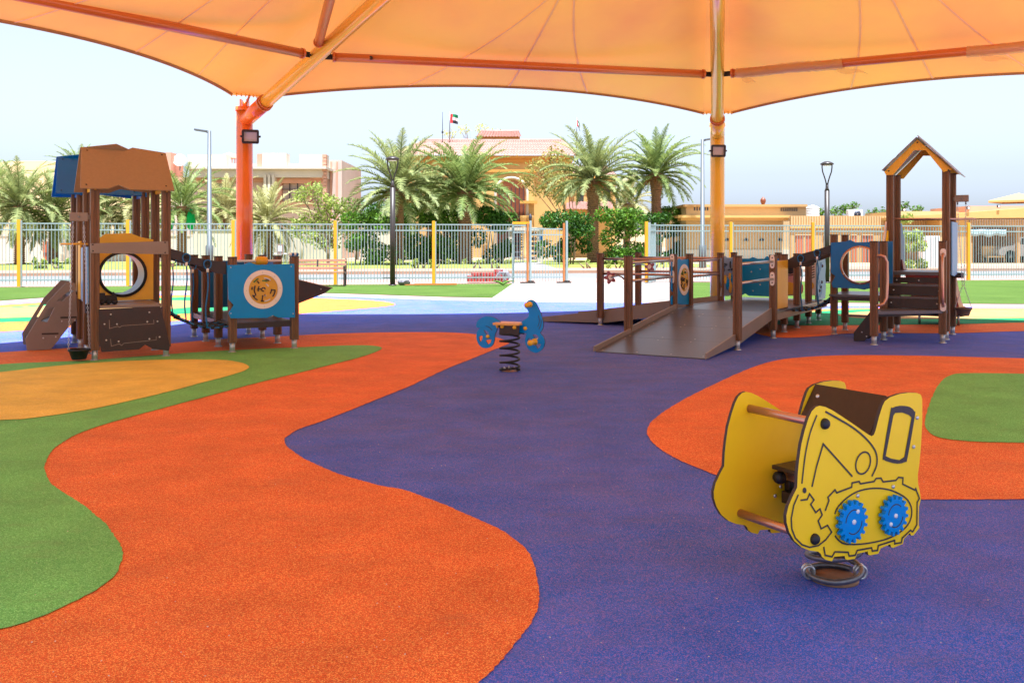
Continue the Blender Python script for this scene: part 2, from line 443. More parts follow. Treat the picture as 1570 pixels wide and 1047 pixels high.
green3 = [(-420, 478), (-200, 477), (0, 471.5), (120, 463), (262, 456.5), (330, 456.5), (400, 461.5), (420, 466), (400, 470), (330, 478), (262, 483), (100, 491), (0, 495), (-200, 501), (-420, 504)]
psheet('rubber_green_tongue', green3, .008, rubber('green_rubber_sun_copy', (30, 128, 70), (56, 150, 96), (120, 150, 110), .1))  # same green rubber, recoloured to suit the sunlit far lobes
yel3 = [(-420, 480), (-200, 479), (0, 473.5), (120, 466), (240, 461.5), (300, 462.5), (325, 466.5), (300, 471), (240, 476), (110, 484), (0, 488.5), (-200, 492), (-420, 494)]
m_rcream = rubber('cream_rubber', (168, 128, 72), (186, 146, 90), (220, 190, 140), .1, .3)
psheet('rubber_cream_tongue', yel3, .012, m_rcream)
red4 = [(1142, 499), (1160, 489), (1200, 480), (1280, 473.5), (1400, 472.3), (1570, 473), (1850, 474), (2200, 474), (2200, 500), (1850, 504), (1570, 508), (1464, 511), (1310, 511.5), (1253, 516), (1200, 518), (1160, 512)]
psheet('rubber_red_inlet', red4, .004, m_rred)
green4 = [(1178, 494), (1205, 484), (1280, 476), (1400, 474), (1570, 474.5), (1850, 475.5), (2200, 476), (2200, 488), (1850, 492), (1570, 495), (1471, 497.5), (1270, 499.5), (1205, 499)]
psheet('rubber_green_inlet', green4, .008, bpy.data.materials['green_rubber_sun_copy'])
yel4 = [(1285, 483.5), (1330, 478.5), (1400, 476), (1570, 476.3), (1850, 477), (2200, 478), (2200, 483), (1850, 486), (1570, 488.3), (1471, 489.5), (1330, 489)]
psheet('rubber_cream_inlet', yel4, .012, m_rcream)
# far dune
mb = MB(); nx = 60
prof = lambda x: 26*math.exp(-((x+190)/110)**2)+10*math.exp(-((x+60)/80)**2)*.4+3*math.sin(x*.03)+2
vs = []
for i in range(nx+1):
    x = -420+i*12
    h = max(0.2, prof(x))
    for d, k in ((-90, 0), (-45, .55), (-12, .93), (0, 1), (60, .5), (140, 0)):
        vs.append((x, 330+d+8*math.sin(x*.02), h*k-.1))
mb.add(vs, [(i*6+j, (i+1)*6+j, (i+1)*6+j+1, i*6+j+1) for i in range(nx) for j in range(5)], True)
struct(mb.build('dune_hill', M('dune_sand', (160, 132, 96), .95, var=.06, vs=.05, spec=.1)))

# ---------------------------------------------------------------- shade canopy
PK = Vector((2.15, 9.7, 7.55))
V = [Vector(p) for p in [(-4.91, 17, 4.08), (4.28, 19.3, 4.08), (12.0, 14.83, 4.08), (8.2, 7.2, 4.08), (4.7, 1.5, 4.08), (.6, .2, 4.08), (-4.2, 1.3, 4.08), (-9.5, 9.05, 4.08)]]  # unseen near and side corners drawn in to admit more sky light
canopy = thing('shade_canopy', 'orange tensile shade canopy on an orange and an amber column covering the playground', 'canopy', (0, 0, 0))
def edge_pt(k, s):
    a, b = V[k], V[(k+1) % 8]
    ca, cb = a.lerp(b, .034), a.lerp(b, .966)
    p = ca.lerp(cb, s); d = (b-a).normalized(); n = Vector((-d.y, d.x, 0))
    if n.dot(PK-a) < 0: n = -n
    q = 4*s*(1-s)
    return p+n*(1.02*q)+Vector((0, 0, .2*q))
def fab(k, s, r):
    e = edge_pt(k, s)
    t = 1-r
    p = e.lerp(PK, t)
    q = 4*s*(1-s)
    p.z = e.z+(PK.z-e.z)*(t**(1.0+.12*q))-.22*q*math.sin(math.pi*t)**1.0*.6
    return p
mb = MB(); NS, NR = 24, 22
for k in range(8):
    vs = [fab(k, i/NS, .003+.997*j/NR) for j in range(NR+1) for i in range(NS+1)]
    mb.add(vs, [(j*(NS+1)+i, j*(NS+1)+i+1, (j+1)*(NS+1)+i+1, (j+1)*(NS+1)+i) for j in range(NR) for i in range(NS)], True)
    g0, g1 = fab(k, 1, .003), fab((k+1) % 8, 0, .003)
    vs = []
    for j in range(NR+1):
        r = .003+.997*j/NR
        vs += [fab(k, 1, r), fab((k+1) % 8, 0, r)]
    mb.add(vs, [(2*j, 2*j+1, 2*j+3, 2*j+2) for j in range(NR)], True)
mb.build('membrane', m_membrane, canopy)
mb = MB()
for k in range(8):
    pts = [edge_pt(k, i/40)-Vector((0, 0, .012)) for i in range(41)]
    mb.tube(pts, .028, 6)
mb.build_each('edge_hem', m_hem, canopy)
seams = {0: [((.29, 1), (.53, .52)), ((.5, 1), (.5, .5)), ((.68, 1), (.5, .52))], 1: [((.30, 1), (.46, .5)), ((.47, 1), (.5, .5)), ((.66, 1), (.56, .52))], 7: [((.86, 1), (.72, .6)), ((.68, 1), (.6, .55)), ((.45, 1), (.5, .5))],
         2: [((.4, 1), (.5, .5)), ((.6, 1), (.5, .5))], 6: [((.4, 1), (.5, .5)), ((.6, 1), (.5, .5))]}
mb = MB()
for k, L in seams.items():
    for (s0, r0), (s1, r1) in L:
        vs = []
        for j in range(25):
            t = j/24; s, r = s0+(s1-s0)*t, r0+(r1-r0)*t
            ds = .0021/max(r, .3)
            for q in (-ds, ds): vs.append(fab(k, s+q, r)-Vector((0, 0, .012)))
        mb.add(vs, [(2*j, 2*j+1, 2*j+3, 2*j+2) for j in range(24)], True)
mb.build_each('seam', m_seam, canopy)
MB().lathe([(0, .10), (.5, 0), (.52, -.05), (.4, -.2), (0, -.22)], PK-Vector((0, 0, .06)), 24).build('peak_ring', m_gold, canopy)
def lathe_tube(a, b, r, n=20): return MB().tube([a, b], r, n)
J = {}
for k, (cx, cy) in ((0, (-4.91, 17)), (1, (4.28, 19.3))):
    c = Vector((cx, cy, 0)); m = m_orange if k == 0 else m_gold
    mb = MB().tube([c, c+Vector((0, 0, 3.86))], .147, 28)
    mb.lathe([(.165, 3.80), (.165, 3.87), (.0, 3.88)], c, 28)
    col_ = mb.build('column', m, canopy)
    mb = MB().lathe([(.26, 0), (.26, .025), (.15, .03)], c, 24)
    for i in range(8):
        a = i*math.pi/4; mb.lathe([(.018, .02), (.018, .05), (0, .052)], c+Vector((.215*math.cos(a), .215*math.sin(a), 0)), 8)
    mb.build('base_plate', m_steel, col_)
    d = Vector((PK.x-cx, PK.y-cy, 0)).normalized()
    a0 = c+Vector((0, 0, 3.62))+d*.02
    dirr = Vector((d.x, d.y, .345)).normalized()
    ring = a0+dirr*.72
    mb = MB().tube([a0, ring], .135, 24)
    mb.build('rafter_socket', m, canopy)
    b = MB().tube([ring, ring+dirr*.035], .15, 24).tube([ring+dirr*.07, ring+dirr*.10], .142, 24)
    b.build('socket_ring', m_beam, canopy)
    end = a0+dirr*(Vector((PK.x-cx, PK.y-cy, 0)).length/math.hypot(dirr.x, dirr.y))
    MB().tube([ring, end], .122, 24).build('rafter', m_gold, canopy)
    J[k] = a0+dirr*2.55
    # curved corner plate with bolts, and its turnbuckle
    L, Rr = edge_pt(k, 0), edge_pt((k-1) % 8, 1)
    mid = (L+Rr)/2+d*.18; pts = []
    for i in range(9):
        t = i/8; pts.append(L*(1-t)**2+mid*2*t*(1-t)+Rr*t*t-Vector((0, 0, .02)))
    mb = MB(); up = Vector((0, 0, 1))
    for i in range(8): mb.bar(pts[i], pts[i+1], .10, .016)
    for i in range(9): mb.tube([pts[i]-up*.03, pts[i]+up*.03], .011, 6)
    mb.build('corner_plate', m_gold, canopy)
    mb = MB().tube([c+Vector((0, 0, 3.86)), pts[4]], .02, 8)
    mb.tube([c+Vector((0, 0, 3.88)), c+Vector((0, 0, 3.97))], .035, 8)
    mb.box(c+Vector((.06, 0, 3.93)), (.02, .14, .16)).box(c+Vector((-.06, 0, 3.93)), (.02, .14, .16))
    mb.build('turnbuckle', m_beam, canopy)
def beam(a, b, r=.075, gap=.28):
    a, b = Vector(a), Vector(b); d = (b-a).normalized()
    mb = MB().tube([a+d*gap, b-d*gap], r, 16)
    for p in (a+d*gap, b-d*gap): mb.tube([p-d*.02, p+d*.02], r*1.15, 16)
    o = mb.build('ring_beam', m_beam, canopy)
    mb = MB()
    for p, q in ((a+d*gap, a+d*.12), (b-d*gap, b-d*.12)):
        mb.bar(p, q, .02, .09); mb.tube([q+Vector((0, -.05, 0)), q+Vector((0, .05, 0))], .02, 8)
    mb.tube([a+d*(gap+.62)-Vector((.0, r*.9, .0)), a+d*(gap+.62)-Vector((0, r*1.05, 0))], .035, 10)
    mb.build_each('beam_bracket', m_black, o)
    return o
beam(J[0], J[1])
zb = J[0].z
lv = Vector((-2.49, -3.24, 0)).normalized(); beam(J[0]+lv*.02, J[0]+lv*7.2+Vector((0, 0, .0)))
rv = Vector((4.3, -2.5, 0)).normalized(); rb = beam(J[1], J[1]+rv*7.2)
beam(J[0]+Vector((.06, -.2, .12)), J[0]+Vector((1.7, -5.6, .9)), .075, .2)
# scraps of clear film still wrapped round the right-hand beam
film = NT('plastic_film'); film.col(lin((232, 190, 130))); film.b.inputs['Alpha'].default_value = .45; film.b.inputs['Roughness'].default_value = .3
mb = MB()
for q0, q1 in ((.35, 2.2), (4.1, 6.6)):
    pts = []; rs = []
    for i in range(30):
        t = i/29; p = J[1]+rv*(q0+(q1-q0)*t)+Vector((0, 0, -.005-.01*math.sin(9*t))); pts.append(p); rs.append(.085+.012*rnd.random())
    mb.tube(pts, rs, 10, cap=False)
for q, L in ((.45, .3), (2.1, .55), (4.3, .5)):
    b0 = J[1]+rv*q-Vector((0, 0, .07)); vs = []
    for i in range(8):
        t = i/7; c = b0+rv*(L*t*.9)-Vector((0, 0, .16*t+.03*math.sin(6*t)))
        wd = .07*(1-t)+.006
        vs += [c+Vector((0, 0, wd)), c-Vector((0, .02, wd))]
    mb.add(vs, [(2*i, 2*i+1, 2*i+3, 2*i+2) for i in range(7)], True)
mb.build_each('film_wrap', film.m, rb)
# flood lights on the columns
def floodlight(px, py, Y, ang, label, tilt=20):
    p = at(px, py, Y)
    t = thing('floodlight', label, 'floodlight', p, ang, 'floodlights on the canopy columns')
    m = Matrix.Rotation(R(tilt), 3, 'X')
    mb = MB().prism([(-.15, -.10), (-.135, -.125), (.135, -.125), (.15, -.10), (.15, .10), (.135, .125), (-.135, .125), (-.15, .10)], m @ Vector((0, -.02, 0)), m @ Vector((1, 0, 0)), m @ Vector((0, 0, 1)), .055, holes=[[(-.115, -.085), (.115, -.085), (.115, .085), (-.115, .085)]])
    for i in range(6): mb.box(m @ Vector((-.1+.04*i, .025, 0)), (.008, .04, .2), m)
    mb.box(m @ Vector((0, .01, 0)), (.25, .02, .2), m)
    mb.build('housing', m_lampblack, t)
    MB().box(m @ Vector((0, -.008, 0)), (.226, .012, .166), m).build('lens', M('lamp_lens', (205, 190, 188), .35, var=.05), t)
    mb = MB().bar((-.16, 0, 0), (-.16, .14, 0), .03, .008).bar((.16, 0, 0), (.16, .14, 0), .03, .008).bar((-.16, .14, 0), (.16, .14, 0), .008, .03, (0, 1, 0)).tube([(-.18, 0, 0), (-.14, 0, 0)], .018, 8).tube([(.14, 0, 0), (.18, 0, 0)], .018, 8)
    mb.build('bracket', m_lampblack, t)
floodlight(384, 209.5, 16.72, R(14), 'black floodlight turned to the right on the orange column', 14)
floodlight(1101, 231.5, 19.0, R(0), 'black floodlight facing straight out on the amber column', 10)
# ---------------------------------------------------------------- play structures
_post = {}
def post(parent, u, v, h, z0=.125, w=.098):
    key = (round(h, 2), round(z0, 3))
    if key in _post:
        c = copy_tree(_post[key], parent); c.location = (u, v, 0); return c
    hw = w/2; g = .010; cs = []
    side = [(-hw+.006, -hw), (-.013, -hw), (-.008, -hw+g), (.008, -hw+g), (.013, -hw), (hw-.006, -hw)]
    for k in range(4):
        a = k*math.pi/2
        cs += [(x*math.cos(a)-y*math.sin(a), x*math.sin(a)+y*math.cos(a)) for x, y in side]
    o = MB().prism(cs, (0, 0, (z0+h)/2), (1, 0, 0), (0, 1, 0), h-z0).build('post', m_wood, parent, loc=(u, v, 0))
    MB().tube([(0, 0, 0), (0, 0, z0+.02)], .034, 14).lathe([(.05, 0), (.05, .008), (.034, .01)], (0, 0, .003), 14).build('post_foot', m_foot, o)
    MB().box((0, 0, h+.006), (w+.006, w+.006, .012)).build('post_cap', m_cap, o)
    _post[key] = o
    return o
AX, AY, AZ = Vector((1, 0, 0)), Vector((0, 1, 0)), Vector((0, 0, 1))
def bolts(mb, fr, pts, plane, val, r=.011, out=-1):
    for p in pts:
        if plane == 'v':
            u, z = fr.on_v(*p, val); mb.dome((u, val, z), r, (0, out, 0), r*.6, 8)
        else:
            v, z = fr.on_u(*p, val); mb.dome((val, v, z), r, (out, 0, 0), r*.6, 8)
def zz(px, org, s): return [(org[0]+x/s, org[1]+y/s) for x, y in px]
def panel_v(name, fr, pix, v, mat, parent, th=.02, holes=(), bev=.003):
    P = [fr.on_v(*p, v) for p in pix]; H = [[fr.on_v(*p, v) for p in h] for h in holes]
    # axes u,z ; normal of (u x z) points to -v
    return MB().prism(P, (0, v, 0), AX, AZ, th, H).build(name, mat, parent, bevel=bev)
def panel_u(name, fr, pix, u, mat, parent, th=.02, holes=(), bev=.003):
    P = [fr.on_u(*p, u) for p in pix]; H = [[fr.on_u(*p, u) for p in h] for h in holes]
    return MB().prism(P, (u, 0, 0), AY, AZ, th, H).build(name, mat, parent, bevel=bev)
def annulus(c, ax, ay, r0, r1, th, n=40):
    return MB().prism(circ(0, 0, r1, n), c, ax, ay, th, [circ(0, 0, r0, n)])
def chain_mb(a, b, pitch=.026, sag=0):
    a, b = Vector(a), Vector(b); d = b-a; n = max(2, int(d.length/pitch)); d.normalize()
    e = d.cross(Vector((0, 1, 0)) if abs(d.y) < .9 else Vector((1, 0, 0))).normalized(); f = d.cross(e)
    mb = MB()
    for i in range(n):
        t = (i+.5)/n; c = a.lerp(b, t); q = e if i % 2 else f
        L = pitch*.72; W = .0085
        mb.tube([c-d*L*.6+q*W*.5, c-d*L*.3+q*W, c+d*L*.3+q*W, c+d*L*.6+q*W*.5, c+d*L*.6-q*W*.5, c+d*L*.3-q*W, c-d*L*.3-q*W, c-d*L*.6-q*W*.5], .0032, 4, closed=True)
    return mb
def maze(parent, c, ax, ay, n, R0, R1):
    """ball maze: pale ring, amber disc, dark arcs under a clear cover"""
    c, n = Vector(c), Vector(n)
    ring = annulus(c+n*.014, ax, ay, R0, R1, .016, 48)
    ro = ring.build('maze_ring', m_pinkring, parent, bevel=.002)
    mb = MB()
    for k in range(8):
        a = k*math.pi/4+.05; mb.dome(c+n*.022+Vector(ax)*math.cos(a)*(R0+R1)/2+Vector(ay)*math.sin(a)*(R0+R1)/2, .008, n, .004, 8)
    mb.build_each('ring_screw', m_bolt, ro)
    MB().prism(circ(0, 0, R0+.004, 40), c+n*.0115, ax, ay, .003).build('maze_disc', m_amber, ro)
    rr = random.Random(3); mb = MB(); mw = MB(); mg = MB()
    def arc(m, r, a0, a1):
        k = max(3, int(abs(a1-a0)/.15)); m.ribbon([(r*math.cos(a0+(a1-a0)*i/k), r*math.sin(a0+(a1-a0)*i/k)) for i in range(k+1)], R0*.07, c+n*.019, ax, ay, .012)
    def spoke(m, a, r0, r1): m.ribbon([(r0*math.cos(a), r0*math.sin(a)), (r1*math.cos(a), r1*math.sin(a))], R0*.07, c+n*.019, ax, ay, .012)
    q = R0
    arc(mb, q*.82, 3.6, 4.2); arc(mb, q*.62, 2.7, 3.75); arc(mb, q*.36, 2.5, 3.5); spoke(mb, 3.75, q*.62, q*.8); spoke(mb, 3.0, q*.1, q*.36)
    arc(mb, q*.82, 5.6, 6.2); arc(mb, q*.56, 5.7, 6.3); spoke(mb, 6.2, q*.56, q*.82); arc(mb, q*.8, 4.5, 4.75); spoke(mb, 4.6, q*.4, q*.8); spoke(mb, 5.0, q*.35, q*.5)
    arc(mb, q*.78, 2.9, 3.15); arc(mb, q*.7, 1.0, 1.35); spoke(mb, 2.2, q*.5, q*.72); arc(mb, q*.12, 0, 5)
    mb.build_each('maze_track', m_edge, ro)
    arc(mw, q*.82, 4.8, 5.3); arc(mw, q*.78, .9, 1.5); arc(mw, q*.4, .5, 1.1); arc(mw, q*.45, 4.9, 5.1)
    mw.build_each('maze_white_line', m_white, ro)  # white lines of the maze pattern
    arc(mg, q*.6, 1.1, 1.7); arc(mg, q*.82, 2.0, 2.5)
    mg.build_each('maze_track', bpy.data.materials['green_rubber_sun_copy'], ro)
    MB().prism(circ(0, 0, R0+.003, 40), c+n*.0285, ax, ay, .002).build('maze_cover', m_glass, ro)
def rope_mb(mb, a, b, r=.009, sag=.03, n=10):
    a, b = Vector(a), Vector(b)
    mb.tube([a.lerp(b, i/n)-AZ*sag*4*(i/n)*(1-i/n) for i in range(n+1)], r, 6)
def net_bridge(parent, u0, u1, z0, z1, v0, v1):
    mb, mk, mb2 = MB(), MB(), MB()
    nl = 6
    f = lambda s, t: Vector((u0+(u1-u0)*s, v0+(v1-v0)*t, z0+(z1-z0)*s-.10*4*s*(1-s)))
    for k in range(nl):
        t = k/(nl-1)
        (mb if k % 2 == 0 else mb2).tube([f(i/12, t) for i in range(13)], .011, 6)
    for i in range(1, 7):
        s = i/7
        (mb2 if i % 2 else mb).tube([f(s, j/10)+AZ*.008*(1 if i % 2 else -1) for j in range(11)], .011, 6)
        for k in range(nl):
            p = f(s, k/(nl-1)); mk.lathe([(0, -.02), (.024, -.014), (.026, 0), (.024, .014), (0, .02)], p, 10, (0, 0, 1))
    mb.build_each('net_rope', m_bluerope, parent); mb2.build_each('net_rope', m_blackrope, parent); mk.build('net_clamp', m_black, parent)
    return f
def rail_rings(parent, pts, floor, off):
    """ring shackles on the rail with a rope down to the net"""
    for p in pts:
        p = Vector(p)
        o = MB().tube([p+Vector((.045*math.cos(a), off, .045*math.sin(a)+(-.02 if math.sin(a) < -.5 else 0))) for a in [k*math.pi/9 for k in range(18)]], .0085, 6, closed=True).build('rope_loop', m_bluerope, parent)
        MB().dome(p+Vector((0, off*.6, 0)), .022, (0, -1 if off < 0 else 1, 0), .016, 10).build('loop_bolt', m_black, o)
        MB().tube([p+Vector((0, off, -.06)), p+Vector((0, off, -.11))], .016, 8).build('ferrule', m_white, o)
        q = Vector(floor(p)); mb = MB()
        a = p+Vector((0, off, -.1)); pts2 = [a.lerp(q, i/8)+Vector((.012*math.sin(i*.9), .01*math.sin(i*1.3), 0)) for i in range(9)]
        mb.tube(pts2, .0095, 6).build('hanging_rope', m_bluerope, parent)

# ======== left: roofed tower, rope bridge, low platform
LF = Frame(-4.92, 10.92, 30.67)
LS = thing('play_structure', 'brown post play house with tan and blue roofs and a yellow porthole tunnel', 'play structure', (LF.x, LF.y, 0), LF.a)
VS = (0, .75, 1.5, 2.25)
for v in VS:
    for u in (0, .8): post(LS, u, v, 2.06)
    for u in (1.6, 2.4): post(LS, u, v, 1.2)
Z1 = ((0, 200), 2.7567); Z8 = ((90, 300), 4.026); ZB = ((240, 340), 4.76); Z6 = ((300, 380), 7.48)
# counter front, counter, rail board
pv = -.062
po = panel_v('counter_front', LF, zz([(248, 700), (627, 684), (662, 820), (686, 925), (680, 958), (580, 945), (532, 918), (495, 948), (265, 965), (248, 900)], *Z8), pv, m_dkbrown, LS)
mb = MB(); bolts(mb, LF, zz([(322, 733), (560, 720), (283, 793), (360, 793), (547, 778), (610, 776), (294, 892), (370, 900), (560, 884), (623, 872)], *Z8), 'v', pv-.010)
mb.build_each('panel_bolt', m_bolt, po)
mb = MB()
for g in ([(312, 768), (313, 820), (365, 806), (375, 813), (390, 803), (588, 790), (586, 766)], [(320, 884), (325, 929), (375, 914), (388, 925), (402, 911), (602, 890), (602, 868)]):
    mb.ribbon([LF.on_v(*p, pv-.0108) for p in zz(g, *Z8)], .006, (0, pv-.0108, 0), AX, AZ, .001)
mb.build_each('panel_groove', m_panelbrown, po)
MB().box2((.05, -.05, .615), (.75, .74, .65)).build('counter_top', m_panelbrown, LS, bevel=.004)
po = panel_v('rail_board', LF, zz([(195, 295), (676, 281), (677, 362), (200, 355)], *Z8), pv, m_panelbrown, LS)
mb = MB(); bolts(mb, LF, zz([(211, 303), (657, 289), (657, 352), (212, 342)], *Z8), 'v', pv-.010, .009); mb.build_each('board_screw', m_black, po)
# porthole panel and tunnel
pv = .70
u0, zc = LF.on_v(188, 420.5, pv)
pan = [(.03, .66), (.03, 1.42), (.12, 1.44), (.2, 1.5), (.5, 1.51), (.62, 1.46), (.77, 1.43), (.77, .66)]
po = MB().prism(pan, (0, pv, 0), AX, AZ, .02, [circ(u0, zc, .27, 40)]).build('porthole_panel', m_amber, LS, bevel=.003)
mb = MB().lathe([(.262, -.02), (.262, .5), (.272, .5), (.272, -.02), (.262, -.02)], (u0, pv, zc), 48, (0, 1, 0))
mb.build('tunnel', M('silver_tunnel', (176, 178, 186), .45, .3, .06, 6), LS)
MB().lathe([(.255, -.03), (.290, -.03), (.290, -.01), (.255, -.01), (.255, -.03)], (u0, pv, zc), 48, (0, 1, 0)).build('porthole_rim', m_black, po)
# side panels on the left row of posts
panel_u('side_panel', LF, zz([(136, 322), (180, 316), (182, 660), (178, 684), (140, 640)], *Z8), -.02, m_ltblue, LS)
panel_u('side_panel', LF, zz([(112, 286), (136, 280), (136, 640), (112, 632)], *Z8), -.03, m_amber, LS)
MB().tube([(-.04, .3, 1.375), (-.34, .3, 1.375)], .012, 8).build('pulley_rod', m_gold, LS)
MB().box((-.03, .25, .6), (.10, .06, .11)).build('bracket_block', m_black, LS, bevel=.006)
# tan and blue gable roofs: two boards meeting at a ridge, each with notched edges
def gable(vf, uo, mat, name):
    ve, vr, vb = vf, vf+.45, vf+.9
    ze, zr = 2.02, 2.53
    E = lambda px, py: LF.on_v(px, py, -.15)[0]+uo
    Rg = lambda px, py: LF.on_v(px, py, .30)[0]+uo
    eave = [(E(123, 287), 0), (E(166, 287), 0), (E(183, 283), .10), (E(199, 287), 0), (E(268, 287), 0)]
    ridge = [(Rg(254, 234), .96), (Rg(204, 225), 1.06), (Rg(191, 231), .97), (Rg(125, 227), 1.0)]
    d = Vector((0, vr-ve, zr-ze)); L = d.length
    ro = MB().prism(eave+ridge, (0, ve, ze), AX, d, .016).build('roof', mat, LS, bevel=.002)
    d2 = Vector((0, vr-vb, zr-ze))
    back = [(E(123, 287)+.02, 0), (E(183, 287), 0), (E(200, 283), .1), (E(268, 287), 0), (Rg(254, 234), .95), (Rg(200, 229), 1.0), (Rg(178, 222), 1.12), (Rg(123, 227), 1.0)]
    MB().prism(back, (0, vb, ze), AX, d2, .016).build('roof_back_board', mat, ro, bevel=.002)
    mb = MB()
    for u in (.0, .8):
        mb.prism([(ve+.04, ze-.01), (vb-.04, ze-.01), (vr, zr-.02)], (u, 0, 0), AY, AZ, .016)
    mb.build_each('roof_gable', m_amber if mat == m_roofbrown else mat, ro)
    mb = MB()
    for (uu, q) in ((E(123, 287)+.07, .08), (E(268, 287)-.09, .1), (Rg(125, 227)+.06, .93), (Rg(254, 234)-.05, .9)):
        mb.dome(Vector((uu, ve, ze))+d*q+Vector((0, -.008, .007)), .01, (0, -(zr-ze), vr-ve), .006, 8)
    mb.build_each('roof_screw', m_black, ro)
gable(-.13, 0, m_roofbrown, 'tan')
gable(1.35, -.14, m_dkblue, 'blue')
# climbing ramp with two notched side boards on the far left
CL = zz([(113, 930), (107, 880), (205, 720), (280, 642), (318, 645), (328, 790), (291, 830), (215, 925)], *Z1)
S1 = zz([(172, 806), (205, 750), (229, 750), (199, 810)], *Z1); S2 = zz([(241, 720), (298, 674), (311, 678), (263, 722)], *Z1)
sb = panel_u  # noqa
P = [LF.on_v(*p, 1.46) for p in CL]; H = [[LF.on_v(*p, 1.46) for p in h] for h in (S1, S2)]
for k, vv in enumerate((1.46, 2.25)):
    o = MB().prism(P, (0, vv, 0), AX, AZ, .022, H).build('climber_side', m_panelbrown, LS, bevel=.003)
    mb = MB()
    for g in ([(176, 860), (247, 858)], [(255, 791), (324, 789)]):
        mb.ribbon([LF.on_v(*p, 1.46) for p in zz(g, *Z1)], .022, (0, vv-.0115, 0), AX, AZ, .002)
    mb.build_each('board_slot', m_dkbrown, o)
    mb = MB()
    for p in zz([(183, 877), (236, 872), (262, 806), (318, 803)], *Z1):
        u, z = LF.on_v(*p, 1.46); mb.dome((u, vv-.011, z), .011, (0, -1, 0), .006, 8)
    mb.build_each('panel_bolt', m_bolt, o)
mb = MB()
for (px, py) in zz([(150, 880), (215, 815), (285, 740), (318, 690)], *Z1):
    u, z = LF.on_v(px, py, 1.46); mb.box((u, 1.855, z), (.16, .75, .03), Matrix.Rotation(-.5, 3, 'Y'))
mb.build_each('climber_tread', m_dkbrown, LS)
MB().box2((.02, .78, .60), (.78, 2.27, .64)).build('tower_deck', m_rampdeck, LS)
# rope bridge
RA = zz([(78, 190), (180, 218), (290, 262), (400, 282), (505, 294), (505, 384), (425, 376), (380, 345), (305, 322), (200, 290), (78, 262)], *ZB)
for vv in (-.01, .76):
    P = [LF.on_v(*p, -.01) for p in RA]
    MB().prism(P, (0, vv, 0), AX, AZ, .04).build('bridge_rail', m_dkbrown, LS, bevel=.004)
fl = net_bridge(LS, .84, 1.57, .56, .34, .02, .74)
rp = [LF.on_v(*p, -.03) for p in zz([(216, 260), (370, 305)], *ZB)]
rail_rings(LS, [(u, -.03, z) for u, z in rp], lambda p: fl((p.x-.84)/.73, 0), -.02)
rail_rings(LS, [(u-.02, .74, z-.03) for u, z in rp], lambda p: fl((p.x-.84)/.73, 1), -.02)
# low platform
MB().box2((1.62, .02, .335), (2.38, 2.23, .375)).build('platform', m_rampdeck, LS, bevel=.004)
mb = MB().box2((1.65, -.03, .30), (2.35, .01, .37)); mb.box2((1.57, .03, .29), (1.61, 2.2, .36)); mb.box2((2.39, .03, .29), (2.43, 2.2, .36))
mb.build_each('platform_joist', m_dkbrown, LS)
pv = -.062
MZ = zz([(360, 200), (545, 192), (618, 165), (700, 196), (1130, 183), (1138, 800), (945, 800), (885, 772), (812, 804), (400, 808), (375, 750), (435, 655), (375, 592)], *Z6)
po = panel_v('maze_panel', LF, MZ, pv, m_blue, LS)
mb = MB(); bolts(mb, LF, zz([(403, 226), (1096, 216), (1118, 756), (404, 752)], *Z6), 'v', pv-.010, .009); mb.build_each('panel_screw', m_bolt, po)
uc, zc = LF.on_v(403.2, 443.6, pv)
maze(po, (uc, pv, zc), AX, AZ, (0, -1, 0), .187, .248)
for (a, b, m, n) in ((.05, .70, m_dkblue, 'end_panel'),):
    MB().box2((1.66, 2.26, .42), (2.34, 2.28, 1.12)).build('end_panel', m_dkblue, LS, bevel=.003)
MB().box2((2.41, .83, .43), (2.43, 1.42, 1.14)).build('side_panel', m_dkblue, LS, bevel=.003)
MB().box2((2.41, 1.58, .43), (2.43, 2.17, 1.10)).build('side_panel', m_amber, LS, bevel=.003)
# yellow roller on a white rod, and a blue and white bead counter on a post
u, z = LF.on_v(403, 400, .45); mb = MB().lathe([(0, -.08), (.055, -.07), (.06, 0), (.055, .07), (0, .08)], (u-.02, .45, z), 16, (1, .15, 0)); ro = mb.build('roller', m_amber, LS)
MB().tube([(1.66, .45, z), (2.36, .45, z)], .016, 10).build('roller_rod', m_white, ro)
mb, mw = MB(), MB()
for i in range(4):
    (mb if i % 2 else mw).lathe([(0, -.02), (.022, -.012), (.022, .012), (0, .02)], (2.35+.03*i, 0, 1.235), 10, (1, 0, 0))
bo = mb.build('counter_bead', m_dkblue, LS); mw.build('counter_bead', m_white, bo); MB().tube([(2.32, 0, 1.235), (2.46, 0, 1.235)], .006, 6).build('bead_wire', m_steel, bo)
# prow: tapering brown chute on the right
PR = [(448, 427.5), (508, 442.2), (498, 449.5), (448, 469)]
P = [LF.on_v(*p, .78) for p in PR]
pr = MB().prism(P, (0, .78, 0), AX, AZ, .02).build('chute_side', m_dkbrown, LS, bevel=.003)
mb = MB(); bolts(mb, LF, [(453.5, 434), (492, 443.5)], 'v', .769); mb.build_each('panel_bolt', m_bolt, pr)
MB().prism(P, (0, 1.47, 0), AX, AZ, .02).build('chute_side', m_dkbrown, LS, bevel=.003)
a, b = P[0], P[1]
MB().bar((a[0], 1.125, a[1]+.005), (b[0]+.01, 1.125, b[1]+.005), .74, .014).build('chute_lid', m_panelbrown, LS)
